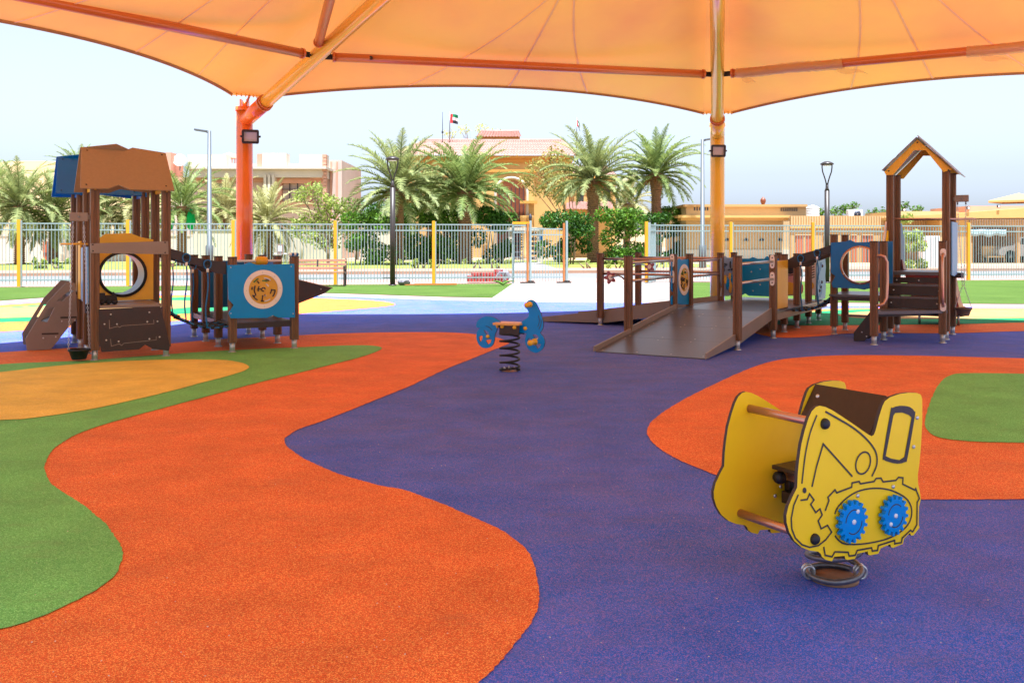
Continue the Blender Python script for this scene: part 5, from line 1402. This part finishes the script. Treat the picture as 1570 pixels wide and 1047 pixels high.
shrub(40, 112, 397, 412, 'low green border plants at the foot of the palm right of the first yellow post', m_acacia, 36, name='ground_cover', s=.12, dens=.5, group='ground cover strips', depth=1)
def tree(px, base_py, top_py, blobs, label, mat, seed, s=.14, dens=1, trunk=.1, limbs=7, group='loose leafy trees'):
    """blobs: (px, py, rx_px, ry_px)"""
    q = random.Random(seed); X, Y = gp(px, base_py); k = Y/FPX
    t = thing('leafy_tree', label, 'tree', (X, Y, 0), 0, group)
    mb, ml = MB(), MB()
    for (bx_, by_, rx_, ry_) in blobs:
        c = ((bx_-px)*k, q.uniform(-.5, .5)*rx_*k, CAMH+(HY-by_)*k)
        leaf_cloud(mb, q, c, rx_*k, rx_*k*.9, ry_*k, int(rx_*ry_*.55*dens)+10, s, .2)
        z0 = q.uniform(.9, 1.6)
        m_ = Vector((c[0]*.45+q.uniform(-.2, .2), c[1]*.4, z0+(c[2]-z0)*.5))
        ml.tube([(0, 0, z0*.6), m_, c], [trunk*.6, trunk*.35, .015], 6, cap=False)
        for j in range(limbs):
            e = Vector(c)+Vector((q.uniform(-.8, .8)*rx_*k, q.uniform(-.6, .6)*rx_*k, q.uniform(-.2, .8)*ry_*k))
            ml.tube([m_.lerp(Vector(c), q.uniform(.3, 1)), e], [trunk*.18, .008], 4, cap=False)
    ml.tube([(0, 0, 0), (.04, 0, .7), (0, 0, 1.5)], [trunk*1.2, trunk, trunk*.7], 8)
    mb.build('crown', mat, t, fixn=False); ml.build('trunk', m_bark, t, fixn=False)
tree(503, 405, 275, [(480, 292, 20, 14), (462, 300, 14, 12), (500, 310, 22, 16), (520, 320, 22, 18), (492, 335, 24, 18), (465, 340, 22, 15), (512, 352, 24, 18), (480, 362, 26, 14), (455, 355, 18, 12), (535, 345, 16, 16), (500, 376, 22, 10)], 'light green feathery tree in front of the pink villa window', m_acacia, 41, s=.12, dens=1.3)
tree(548, 398, 300, [(540, 315, 18, 14), (556, 330, 20, 18), (535, 345, 18, 16), (565, 352, 20, 16), (548, 368, 22, 14)], 'darker leafy tree left of the palm by the dark lamp', m_hedge, 42, s=.13, dens=1.2)
tree(752, 392, 190, [(690, 206, 13, 8), (712, 199, 12, 8), (738, 197, 13, 9), (760, 205, 14, 10), (775, 222, 14, 14), (784, 242, 12, 14), (700, 222, 12, 11), (762, 254, 14, 14), (745, 216, 13, 11), (728, 232, 14, 14), (752, 238, 14, 13), (690, 240, 12, 12)], 'tall sparse tree with pale flower heads rising behind the thick trunked palm', m_flower, 43, s=.13, dens=1.3, limbs=9)
tree(880, 398, 222, [(850, 238, 20, 14), (826, 256, 22, 15), (808, 278, 15, 13), (845, 274, 24, 16), (870, 254, 18, 14), (832, 292, 22, 12), (872, 285, 18, 14), (888, 268, 16, 14), (856, 296, 20, 12)], 'yellow leaved sparse tree left of the palm right of the gateway', m_yellowtree, 44, s=.14, dens=1.5, limbs=9)
tree(700, 392, 240, [(640, 262, 20, 14), (668, 252, 18, 13), (650, 292, 20, 14), (625, 282, 16, 14), (678, 280, 16, 14)], 'thin yellowish tree between the two palms left of the gate', m_yellowtree, 45, s=.13, dens=1.1)
for i, (px, py, r_) in enumerate(((1285, 322, 14), (1305, 318, 16), (1262, 325, 9), (1350, 326, 10), (1385, 316, 9), (1405, 322, 10), (1338, 327, 8))):
    tree(px, 392, py-8, [(px-r_*.5, py, r_*.7, 7), (px+r_*.4, py-2, r_*.7, 7), (px, py+6, r_, 7)], 'distant tree top behind the ribbed wall, ' + ('just right of the dark lamp', 'left of the air conditioner', 'left of the dark lamp', 'right of the air conditioner', 'inside the gabled tower at its left post', 'inside the gabled tower near its middle', 'small one beside the air conditioner')[i], m_hedge, 50+i, s=.16, dens=1.4, group='distant tree tops')
# palm cutting on the turf
mb = MB(); q = random.Random(8)
for a in (.3, 1.2, 2.4, 3.3): frond(mb, (0, 0, .04), a, .5, .42, q, .8, 9, .04)
mb.build('fronds', m_hedge, lf, fixn=False)
# ---------------------------------------------------------------- villas, walls, cars
def pb_(mb, x0, x1, y0, y1, Y, dep, mi=0):
    """a box whose front face fills the px rectangle at depth Y"""
    a, b = at(x0, y1, Y), at(x1, y0, Y)
    return mb.box2((a.x, Y, a.z), (b.x, Y+dep, b.z), mi)
def zg(y, Y): return CAMH-(y-HY)/FPX*Y
m_pinkwall = plaster('pale_plaster', (205, 182, 168))
m_salmon = plaster('salmon_plaster', (203, 153, 128))
m_cream = plaster('cream_plaster', (205, 193, 178))
m_ochre = plaster('ochre_plaster', (199, 159, 96))
m_ochred = plaster('deep_ochre_plaster', (195, 142, 69))
m_beige = plaster('beige_wall', (190, 163, 121))
m_beige2 = plaster('sand_wall', (181, 145, 97))
m_wallwhite = plaster('white_wall', (203, 190, 171))
m_tile = M('clay_roof_tile', (164, 122, 108), .8, var=.3, vs=3.5)
m_wooddoor = M('carved_wood_door', (120, 62, 34), .5, var=.25, vs=5)
m_iron = M('wrought_iron', (62, 64, 74), .5, .4)
m_rust = M('terracotta_gate', (168, 92, 58), .6, var=.1)
def anchor(name, label, cat, px, Y, group=None):
    return thing(name, label, cat, ((px-CX)/FPX*Y, Y, 0), 0, group)
def bl(mb, t, name, mat, bevel=0):
    o = mb.build(name, mat, t, bevel=bevel)
    o.matrix_parent_inverse = Matrix.Translation(-t.location)
    return o
# pink villa on the left
Y = 76; t = anchor('villa', 'pale pink two storey villa with stepped parapet behind the orange column', 'house', 390, Y)
mb = MB()
pb_(mb, 262, 496, 279, 412, Y+1.2, 12); bl(mb, t, 'wall', m_pinkwall)
mb = MB(); pb_(mb, 285, 500, 255.5, 259, Y-.5, 14); bl(mb, t, 'cornice', m_cream)
mb = MB(); pb_(mb, 290, 496, 259, 272, Y, 13); bl(mb, t, 'fascia', m_cream)
mb = MB(); pb_(mb, 262, 494, 271.8, 279, Y+.8, 12); bl(mb, t, 'frieze', m_salmon)
mb = MB()
for a, b, y0 in ((288, 347, 237), (347, 401, 251), (401.5, 439, 235), (439, 459, 251), (459, 500, 237)): pb_(mb, a, b, y0, 255.4, Y+.1+(.6 if y0 > 245 else 0), 1.2)
bl(mb, t, 'parapet', m_cream)
mb = MB(); pb_(mb, 394, 401, 236, 255.4, Y+.05, 1.4); pb_(mb, 254, 262, 234, 300, Y+3, 3); bl(mb, t, 'pier', m_salmon)
mb = MB(); pb_(mb, 496.5, 524, 246, 412, Y+2.6, 10); bl(mb, t, 'side_wing', m_pinkwall)
mb = MB()
for i in range(14): pb_(mb, 494+(i % 2)*1.5, 500, 237+i*5.4, 241.6+i*5.4, Y-.12, .5)
for x in (506, 515): pb_(mb, x, x+2.5, 248, 400, Y+2.45, .3)
bl(mb, t, 'quoins', m_salmon)
mb = MB()
for i in range(3): pb_(mb, 404+i*6.2, 408.2+i*6.2, 268, 306, Y-.2, 1.4)
bl(mb, t, 'column', m_wallwhite)
mb = MB()
for (a, b, c, d) in ((423, 477, 274, 281), (423, 431.5, 281, 310), (468, 477, 281, 310), (421, 479, 309, 313.5)): pb_(mb, a, b, c, d, Y+.7, .6)
wf = bl(mb, t, 'window_frame', m_salmon)
mb = MB(); pb_(mb, 431.5, 468, 281, 309, Y+1.0, .12); bl(mb, wf, 'window_glass', m_winglass).parent = wf
wf.children[0].matrix_parent_inverse = Matrix.Translation(-t.location)
mb = MB(); pb_(mb, 443.4, 444.2, 281, 309, Y+.95, .2); pb_(mb, 431.5, 468, 290, 290.8, Y+.95, .2); pb_(mb, 455.4, 456.2, 281, 309, Y+.95, .2); bl(mb, wf, 'window_bar', m_iron)
mb = MB(); pb_(mb, 330, 346, 281, 312, Y+1.1, .15); bl(mb, t, 'window', m_winglass)
mb = MB(); pb_(mb, 322, 352, 276, 281, Y+.75, .6); bl(mb, t, 'window_head', m_salmon)
mb = MB()
p0 = at(351, 250, Y+4)
for dx in (-.4, .4):
    for dy in (-.4, .4): mb.box((p0.x+dx, Y+4+dy, p0.z-.1), (.08, .08, 1.0))
mb.lathe([(.95, .0), (.75, .25), (0, .5)], (p0.x, Y+4, p0.z+.4), 4, sm=False); bl(mb, t, 'roof_vent', m_salmon)
dsh = anchor('satellite_dish', 'white satellite dish on the pink villa roof above the palm with green bags', 'satellite dish', 276, Y+4)
c = at(276, 247, Y+4)-dsh.location
MB().lathe([(0, 0), (.25, .03), (.45, .10), (.56, .17), (.54, .18), (.24, .05), (0, .02)], c, 22, (.15, -1, .35)).build('dish', m_white, dsh)
MB().tube([(0, 0, zg(262, Y+4)), c+Vector((0, .1, 0))], .06, 8).build('mast', m_steel, dsh)
# boundary walls
def wall(name, label, x0, x1, top, Y, th, mat, capm=None, extras=None):
    t = anchor(name, label, 'wall', (x0+x1)/2, Y)
    a, b = (x0-CX)/FPX*Y, (x1-CX)/FPX*Y; z = zg(top, Y)
    mb = MB().box2((a, Y, -.02), (b, Y+th, z)); bl(mb, t, 'wall_face', mat)
    mb = MB().box2((a-.03, Y-.05, z), (b+.03, Y+th+.05, z+.1)); bl(mb, t, 'coping', capm or mat)
    mb = MB(); n = int((b-a)/4)
    for i in range(n+1): mb.box2((a+(b-a)*i/max(1, n)-.17, Y-.06, -.02), (a+(b-a)*i/max(1, n)+.17, Y-.002, z-.05))
    bl(mb, t, 'pilaster', mat)
    return t
wall('garden_wall', 'long beige garden wall behind the palms on the left', -130, 296, 362, 68, .25, m_wallwhite)
wall('garden_wall', 'white garden wall under the pink villa right of the left street lamp', 300, 520, 354, 66, .25, m_wallwhite)
wall('garden_wall', 'short pale wall between shrubs left of the palm by the dark lamp', 556, 600, 352, 70, .25, m_wallwhite)
dd = anchor('garden_door', 'red brown metal door in the beige garden wall seen left of the tower', 'door', 72, 67.8)
mb = MB(); pb_(mb, 66, 78, 370, 408, 67.85, .1); bl(mb, dd, 'door_leaf', m_rust)
mb = MB(); pb_(mb, 71.6, 72.4, 371, 408, 67.8, .05); pb_(mb, 66, 78, 388, 389, 67.8, .05); bl(mb, dd, 'door_bar', m_iron)
# arched villa
Y = 84; t = anchor('villa', 'ochre villa with clay tiled hip roof and an arched wooden entrance behind the gate', 'house', 800, Y)
mb = MB(); pb_(mb, 604, 872, 240, 402, Y, 12); bl(mb, t, 'wall', m_ochre)
mb = MB(); pb_(mb, 868, 944, 273, 402, Y+.5, 9); bl(mb, t, 'side_wing', m_ochre)
mb = MB(); pb_(mb, 600, 880, 238.8, 243, Y-.5, 13); pb_(mb, 602, 878, 243, 248.5, Y-.25, 12.4); pb_(mb, 866, 946, 270, 273.5, Y+.1, 9.6); bl(mb, t, 'eaves_band', m_ochred)
def tiled(mb, x0, x1, y_e, y_r, Y0, Yr, xr0=None, xr1=None, n=None):
    """pan-tiled slope from the eave line up to the ridge, with rounded tile rows"""
    a0, a1 = at(x0, y_e, Y0), at(x1, y_e, Y0); b0, b1 = at(xr0 or x0, y_r, Yr), at(xr1 or x1, y_r, Yr)
    n = n or int((a1-a0).length/.28); rows = 9; vs = []; st = 4
    for j in range(rows*2):
        r_ = j//2; t_ = (r_+(j % 2))/rows; lift = .05*(1-(j % 2))
        for i in range(n*st+1):
            s = i/(n*st); p = a0.lerp(a1, s).lerp(b0.lerp(b1, s), t_)
            vs.append(p+Vector((0, -.02*lift, lift+.075*abs(math.sin(math.pi*i/st)))))
    w_ = n*st+1
    mb.add(vs, [(j*w_+i, j*w_+i+1, (j+1)*w_+i+1, (j+1)*w_+i) for j in range(rows*2-1) for i in range(w_-1)])
mb = MB(); tiled(mb, 598, 884, 239, 216.5, Y-.7, Y+5, 652, 862); bl(mb, t, 'roof', m_tile).data.polygons.foreach_set('use_smooth', [False]*len(mb.f))
mb = MB(); a, b = at(652, 216, Y+5), at(862, 216, Y+5); mb.tube([a, b], .16, 8)
c, d = at(598, 238.5, Y-.7), at(884, 238.5, Y-.7); mb.tube([c, a], .15, 8).tube([d, b], .15, 8)
bl(mb, t, 'ridge_tiles', m_tile)
mb = MB(); pb_(mb, 731, 797, 209, 222, Y+5.2, 4); bl(mb, t, 'roof_tower', m_ochred)
mb = MB(); tiled(mb, 729, 800, 211, 202.5, Y+4.9, Y+7.2, 737, 796); a, b = at(737, 202, Y+7.2), at(796, 202, Y+7.2); mb.tube([a, b], .13, 8); bl(mb, t, 'tower_roof', m_tile)
mb = MB(); tiled(mb, 862, 948, 270.5, 255, Y+.1, Y+4, 866, 930); tiled(mb, 868, 940, 322, 310, Y-1.6, Y+.4); bl(mb, t, 'wing_roof', m_tile)
# arched portal
pcx = 784; Yp = Y-2.6
mb = MB()
cxx = (pcx-CX)/FPX*Yp; zc_ = zg(296, Yp); r0, r1 = 1.22, 1.55
k0 = (zg(271, Yp)-zc_)
o1 = [(-2.0, 0), (-2.0, zg(262, Yp)), (2.0, zg(262, Yp)), (2.0, 0), (1.25, 0), (1.25, zc_)]+[(1.25*math.cos(a), zc_+1.2*math.sin(a)) for a in [i*math.pi/16 for i in range(17)]]+[(-1.25, zc_), (-1.25, 0)]
mb.prism(o1, (cxx, Yp+.3, 0), AX, AZ, .6); bl(mb, t, 'portal', m_ochre)
mb = MB(); tube = [(cxx+1.4*math.cos(a), Yp-.02, zc_+1.35*math.sin(a)) for a in [i*math.pi/16 for i in range(17)]]
mb.tube([(cxx+1.4, Yp-.02, 0)]+tube+[(cxx-1.4, Yp-.02, 0)], .12, 8); bl(mb, t, 'arch_moulding', m_cream)
mb = MB(); pb_(mb, 744, 824, 260, 264, Yp-.2, 1.2); bl(mb, t, 'portal_cornice', m_ochred)
mb = MB()
mb.box2((cxx-1.3, Yp+1.9, 0), (cxx+1.3, Yp+2.1, zc_+.1)); mb.prism([(1.3*math.cos(a), zc_+.1+1.1*math.sin(a)) for a in [i*math.pi/16 for i in range(17)]], (cxx, Yp+2.0, 0), AX, AZ, .2)
dr_ = bl(mb, t, 'door', m_wooddoor)
mb = MB()
for i in range(-3, 4): mb.box2((cxx+i*.36-.03, Yp+1.84, 0), (cxx+i*.36+.03, Yp+1.895, zc_+.6))
for z in (1.2, 2.4, 3.6): mb.box2((cxx-1.3, Yp+1.85, z), (cxx+1.3, Yp+1.896, z+.08))
bl(mb, dr_, 'door_lattice', m_iron)
for sx in (803, 813): 
    mb = MB(); x = (sx-CX)/FPX*(Yp-.4); mb.lathe([(.34, 0), (.34, .4), (.25, .5), (.23, 3.1), (.3, 3.3), (.36, 3.5), (.36, 3.7)], (x, Yp-.4, 0), 14); bl(mb, t, 'column', m_ochre)
mb = MB(); pb_(mb, 797, 824, 308, 312, Yp-.8, .8); bl(mb, t, 'entablature', m_ochred)
mb = MB(); x = (811-CX)/FPX*Yp; mb.lathe([(0, -.3), (.12, -.2), (.16, .1), (.1, .25), (0, .4)], (x+.1, Yp-1.05, zg(335, Yp)), 8); bl(mb, t, 'wall_lantern', m_iron)
mb = MB()
for x0 in (636, 660, 690, 884, 906, 925): pb_(mb, x0, x0+11, 285, 310, Y-.02 if x0 < 800 else Y+.48, .06)
bl(mb, t, 'window', m_winglass)
# garden front of that villa: gate pier, iron gates, drive
gw = anchor('garden_gate', 'dark wrought iron double gate between pale piers below the arched entrance', 'gate', 806, 63)
mb = MB(); pb_(mb, 779, 785, 354, 404, 63, .5); pb_(mb, 824.5, 833, 354, 404, 63, .5); pb_(mb, 777, 835, 348.5, 354, 62.9, .7); bl(mb, gw, 'gate_pier', m_wallwhite)
mb = MB()
for a, b in ((786.5, 804), (810, 824)):
    pb_(mb, a, a+1.2, 354, 402.5, 63.2, .06); pb_(mb, b-1.2, b, 354, 402.5, 63.2, .06); pb_(mb, a, b, 354, 355.3, 63.2, .05); pb_(mb, a, b, 401.5, 402.7, 63.2, .05); pb_(mb, a, b, 378, 379, 63.2, .05)
    for i in range(1, 6):
        x = a+(b-a)*i/6; pb_(mb, x-.3, x+.3, 354, 402, 63.22, .03)
        for yy in range(6): mb.lathe([(.05, -.012), (.11, -.012), (.11, .012), (.05, .012)], at(x-1.2, 359+yy*7.4, 63.24), 8, (0, 1, 0))
bl(mb, gw, 'gate_leaf', m_iron)
mb = MB(); x_ = at(829, 365, 62.99); mb.box(x_, (.22, .03, .26)); bl(mb, gw, 'number_plate', m_dkblue)
sheet('drive', [at(786, 404, 63.5).xy, at(826, 404, 63.5).xy, gp(868, 417), gp(784, 417)], .004, m_pave)
# flags
def flag(px, y0, y1, w_px, Y, furled, label, ybase):
    t = anchor('flag', label, 'flag', px, Y, 'flags over the villa')
    MB().tube([(0, 0, zg(ybase, Y)), (0, 0, zg(y0-3, Y))], .05, 8).build('pole', m_steel, t)
    h = (y1-y0)/FPX*Y; L = w_px/FPX*Y; z1 = zg(y0, Y)
    cols = [m_flagred, m_flaggreen, m_flagwhite, m_flagblack]
    mb = MB(); nx, nz = 16, 9; vs = []
    for j in range(nz+1):
        for i in range(nx+1):
            s = i/nx; d_ = furled*s*s*h
            vs.append((.05+L*s*(1-.1*furled), .12*math.sin(s*7+j*.3)*s, z1-h*j/nz-d_))
    for j in range(nz):
        for i in range(nx):
            mi = 0 if i < nx*.27 else 1+j//3
            mb.add([vs[j*(nx+1)+i], vs[j*(nx+1)+i+1], vs[(j+1)*(nx+1)+i+1], vs[(j+1)*(nx+1)+i]], [(0, 1, 2, 3)], True, mi)
    mb.build('cloth', cols, t, fixn=False)
m_flagred, m_flaggreen, m_flagwhite, m_flagblack = M('flag_red', (200, 40, 40), .8), M('flag_green', (10, 120, 70), .8), M('flag_white', (220, 220, 220), .8), M('flag_black', (36, 36, 44), .8)
flag(689.5, 175, 189, 12, 88, .15, 'flag with red hoist and green, white and black bands flying above the roof', 225)
flag(884, 184, 194, 5, 86, .9, 'flag hanging furled on a pole above the palm right of the gateway', 240)
an = anchor('antenna_mast', 'thin antenna mast on the tiled roof left of the flying flag', 'antenna', 678.5, 88)
MB().tube([(0, 0, zg(225, 88)), (0, 0, zg(172, 88))], .035, 6).box((0, 0, zg(203, 88)), (.18, .1, .2)).build('mast', m_iron, an)
# low beige house on the right
Y = 66; t = anchor('house', 'low flat beige house with slotted parapet right of the amber column', 'house', 1150, Y)
mb = MB(); pb_(mb, 1052, 1236, 317, 404, Y, 9); bl(mb, t, 'wall', m_beige)
mb = MB(); pb_(mb, 1048, 1238, 313.5, 317.2, Y-.25, 9.4); bl(mb, t, 'cornice', m_beige2)
mb = MB(); pb_(mb, 1040, 1212, 330, 334, Y-1.6, 1.5); pb_(mb, 1044, 1209, 334, 338, Y-1.3, 1.25); bl(mb, t, 'canopy', m_ochre)
mb = MB()
for i in range(9): pb_(mb, 1197+i*3, 1198.6+i*3, 318.8, 324, Y-.03, .05)
for i in range(6): pb_(mb, 1064+i*4, 1066+i*4, 318, 323, Y-.03, .05)
bl(mb, t, 'parapet_slot', m_iron)
mb = MB()
for x in (1115, 1144, 1168, 1196):
    p = at(x, 369.5, Y-.03); mb.prism([(.17*math.cos(a), .2*math.sin(a)) for a in [i*math.pi/8 for i in range(9)]], p, AX, AZ, .06)
bl(mb, t, 'vent', m_iron)
mb = MB(); pb_(mb, 1052, 1238, 383, 406, Y-.14, .12); bl(mb, t, 'plinth', m_wallwhite)
ja = anchor('roof_jar', 'brown clay jar standing on the flat roof of the beige house', 'jar', 1170, Y+.4)
MB().lathe([(0, 0), (.1, 0), (.18, .15), (.2, .3), (.14, .42), (.08, .46), (.06, .52), (0, .54)], (0, 0, zg(313.5, Y+.4)), 14).build('jar_body', m_wooddoor, ja)
wt = anchor('water_tank', 'white ribbed water tank right of the beige house roof', 'water tank', 1246, Y+2)
zb_ = zg(332, Y+2); pr_ = [(0, 0), (.47, 0)]
for i in range(5): pr_ += [(.48, .03+.13*i), (.48, .11+.13*i), (.45, .12+.13*i), (.45, .14+.13*i)]
MB().lathe(pr_+[(.3, .74), (.12, .76), (.12, .82), (0, .82)], (0, 0, zb_), 20).build('tank_body', m_white, wt)
MB().box((0, 0, zb_-.06), (1.1, 1.0, .12)).build('tank_stand', m_iron, wt)
Y2 = 64
t = anchor('ribbed_wall', 'long beige ribbed wall behind the rope bridge and the gabled tower', 'wall', 1330, Y2)
mb = MB(); pb_(mb, 1212, 1450, 331, 404, Y2, .2); bl(mb, t, 'wall_face', m_beige2)
mb = MB()
for i in range(60): pb_(mb, 1213+i*4, 1214.6+i*4, 331.5, 346, Y2-.06, .06)
bl(mb, t, 'rib', m_beige)
mb = MB(); pb_(mb, 1212, 1372, 346, 350, Y2-.12, .12); bl(mb, t, 'ledge', m_ochre)
for i, (a, b, nm) in enumerate(((1220.5, 1246, 'wide terracotta garage door left of the dark park lamp'), (1263, 1269, 'narrow terracotta door just behind the dark park lamp'), (1305, 1313, 'narrow terracotta door behind the blue window panel'), (1322, 1338, 'terracotta door with dark grille behind the gabled tower'))):
    g_ = anchor('garage_door', nm, 'door', (a+b)/2, Y2-.1, 'terracotta doors in the ribbed wall')
    mb = MB(); pb_(mb, a, b, 361, 404, Y2-.06, .05); bl(mb, g_, 'door_leaf', m_rust)
    mb = MB(); pb_(mb, a-.8, b+.8, 359.5, 361, Y2-.12, .1); bl(mb, g_, 'door_head', m_beige)
    mb = MB(); pb_(mb, a+(b-a)*.45, a+(b-a)*.55, 362, 404, Y2-.085, .02); bl(mb, g_, 'door_slat', m_iron if i == 3 else m_beige2)
ac = anchor('air_conditioner', 'white air conditioner unit with a round fan on top of the ribbed wall', 'air conditioner', 1310, Y2+1)
MB().box((0, 0, zg(328.5, Y2+1)), (1.0, .5, .62)).build('casing', m_white, ac, bevel=.03)
MB().lathe([(.06, 0), (.24, 0), (.24, .02), (.06, .02)], (.12, -.26, zg(328.5, Y2+1)), 18, (0, -1, 0)).build('fan_guard', m_iron, ac)
# right villa with carport
Y = 62; t = anchor('villa', 'low ochre villa with a car port and flat roofs at the right edge', 'house', 1530, Y)
mb = MB(); pb_(mb, 1441, 1486, 334, 404, Y, 8); pb_(mb, 1486, 1640, 334, 340, Y+.3, 7); bl(mb, t, 'wall', m_ochre)
mb = MB(); pb_(mb, 1486, 1640, 340, 404, Y+6, .5); bl(mb, t, 'car_port_back', m_beige2)
mb = MB()
mb.add([at(1372, 333, Y-.3), at(1452, 328, Y-.3), at(1660, 313, Y-.3), at(1660, 333.5, Y-.3), at(1452, 335, Y-.3), at(1372, 337, Y-.3)]+[p+Vector((0, 8, 0)) for p in (at(1372, 333, Y-.3), at(1452, 328, Y-.3), at(1660, 313, Y-.3), at(1660, 333.5, Y-.3), at(1452, 335, Y-.3), at(1372, 337, Y-.3))],
       [(0, 1, 2, 3, 4, 5), (6, 7, 8, 9, 10, 11), (0, 1, 7, 6), (1, 2, 8, 7), (2, 3, 9, 8), (3, 4, 10, 9), (4, 5, 11, 10), (5, 0, 6, 11)])
bl(mb, t, 'roof_edge', m_ochre)
mb = MB(); pb_(mb, 1376, 1470, 324, 333, Y+3, 6); bl(mb, t, 'parapet', m_beige)
mb = MB(); pb_(mb, 1486, 1650, 316, 330, Y+2.5, 6); bl(mb, t, 'upper_storey', m_salmon)
mb = MB(); p = at(1562, 308, Y+5); mb.lathe([(2.2, -.15), (2.2, 0), (.0, .55)], p, 4, sm=False); bl(mb, t, 'roof_vent', m_ochre)
mb = MB(); pb_(mb, 1488, 1640, 336, 346, Y-.1, .25); bl(mb, t, 'fascia', m_cream)
mb = MB()
for i in range(40): pb_(mb, 1489+i*3.9, 1490.8+i*3.9, 337, 345.5, Y-.16, .06)
bl(mb, t, 'fascia_rib', m_beige2)
mb = MB()
for x in (1487, 1560, 1632): pb_(mb, x, x+4, 346, 405, Y+.1, .3)
mb.build_each('car_port_post', m_beige2, t)
for o in t.children:
    if o.name.startswith('car_port_post'): o.matrix_parent_inverse = Matrix.Translation(-t.location)
for i, (x, y, Yd) in enumerate(((1484.5, 319, Y-.35), (1531, 316.5, Y-.35), (1386, 322, Y2-.3))):
    fl2_ = anchor('wall_lamp', ('black wall lamp left of the right villa roof edge', 'black wall lamp on the right villa roof edge above the pickup', 'black wall lamp seen inside the gabled tower')[i], 'lamp', x, Yd, 'wall lamps on the villa')
    p = at(x, y, Yd)-fl2_.location
    MB().box(p, (.18, .12, .2)).build('lamp_body', m_lampblack, fl2_); MB().box(p+Vector((0, -.065, 0)), (.12, .01, .13)).build('lamp_lens', m_white, fl2_)
aw = anchor('awning', 'blue and white scalloped awning over the car port', 'awning', 1514, Y-1.2)
mb = MB(); vs = []; n = 30
for i in range(n+1):
    s = i/n; x = (1489+54*s); sag = 1.0*math.sin(s*math.pi*5)
    a = at(x, 352+sag*.3, Y-1.2)-aw.location; b = at(x, 362.5+1.2*sag-3*abs(s-.5), Y-1.6)-aw.location
    m2 = at(x, 356+sag, Y-1.7)-aw.location
    vs += [a, m2, b]
mb.add(vs, [(3*i+j, 3*i+j+1, 3*i+j+4, 3*i+j+3) for i in range(n) for j in range(2)], True)
mb.build('awning_cloth', m_fencesteel, aw)
MB().tube([at(1489, 351.5, Y-1.2)-aw.location, at(1543, 351.5, Y-1.2)-aw.location], .04, 6).build('awning_rod', m_iron, aw)
cn = anchor('cabinet', 'white metal cabinet on the verge behind the gabled tower', 'cabinet', 1428, 52)
mb = MB(); pb_(mb, 1415.5, 1441, 362, 413, 52, .6); bl(mb, cn, 'cabinet_body', m_white, .01)
mb = MB()
for i in range(9): pb_(mb, 1417+i*2.8, 1417.6+i*2.8, 363, 412, 51.985, .012)
bl(mb, cn, 'cabinet_groove', m_steel)
mb = MB(); pb_(mb, 1417, 1421, 369, 374, 51.97, .03); bl(mb, cn, 'warning_plate', m_rust)
# vehicles
def wheel(t, x, y, r, w_=.2):
    o = MB().lathe([(r*.55, -w_/2), (r*.93, -w_/2), (r, -w_*.35), (r, w_*.35), (r*.93, w_/2), (r*.55, w_/2)], (x, y, r), 22, (0, 1, 0)).build('wheel', m_black, t)
    MB().lathe([(0, -w_*.42), (r*.56, -w_*.40), (r*.56, w_*.40), (0, w_*.42)], (x, y, r), 16, (0, 1, 0)).build('rim', m_steel, o)
m_carsilver = M('silver_car_paint', (190, 190, 192), .3, .4, .03, coat=.6)
m_carglass = M('car_glass', (30, 36, 42), .08, spec=.8)
pk = thing('pickup_truck', 'silver pickup truck parked under the car port with its red tail lamp towards us', 'pickup truck', at(1556, 404, 64.5).xy.to_3d(), R(24))
body = [(-2.6, .55), (-2.62, .95), (-2.55, 1.08), (-.95, 1.08), (-.8, 1.12), (-.55, 1.72), (.7, 1.76), (1.25, 1.2), (2.4, 1.08), (2.6, .9), (2.6, .5), (2.1, .42), (1.95, .72), (1.55, .82), (1.15, .72), (1.0, .42), (-1.05, .42), (-1.2, .74), (-1.6, .84), (-2.0, .74), (-2.15, .48)]
body = [(-x, z) for x, z in body]
MB().prism(body, (0, 0, 0), AX, AZ, 1.78).build('body', m_carsilver, pk, bevel=.05)
for s in (-.9, .9):
    MB().prism([(-.62, 1.22), (-.52, 1.64), (.42, 1.66), (.72, 1.22)][::-1], (-.0, s, 0), AX, AZ, .02).build('side_window', m_carglass, pk)
for x in (1.6, -1.55):
    for y in (-.84, .84): wheel(pk, x, y, .40)
MB().box((2.62, -.72, .95), (.06, .2, .34)).build('tail_lamp', m_flagred, pk); MB().box((2.62, .72, .95), (.06, .2, .34)).build('tail_lamp', m_flagred, pk)
MB().box((2.68, 0, .55), (.14, 1.7, .16)).build('bumper', m_steel, pk, bevel=.03); MB().box((2.63, 0, .86), (.02, .5, .12)).build('number_plate', m_white, pk)
td = thing('settee', 'cream garden settee standing in the car port left of the pickup truck', 'settee', at(1522, 405, 63).xy.to_3d(), R(8))
MB().box((0, .2, .75), (1.3, .12, .75)).build('backrest', m_beige, td, bevel=.03); MB().box((0, -.1, .4), (1.3, .6, .12)).build('seat', m_beige, td, bevel=.03)
for x in (-.6, .6):
    for y in (-.36, .18): MB().box((x, y, .2), (.07, .07, .4)).build('leg', m_beige, td)
# ---------------------------------------------------------------- grit on the rubber and dry leaves
q = random.Random(21); mb = MB()
for i in range(420):
    Y = 2.6+q.random()**1.6*9; X = q.uniform(-.56, .56)*Y; r = q.uniform(.0016, .004)
    c = Vector((X, Y, .013)); n = 5; a0 = q.uniform(0, 6)
    mb.lathe([(0, -r*.4), (r, 0), (0, r*.7)], c, 5, (q.uniform(-.3, .3), q.uniform(-.3, .3), 1), sm=False)
props(mb.build('grit', M('sand_grit', (214, 196, 170), .9, var=.3, vs=80), fixn=False), kind='stuff')
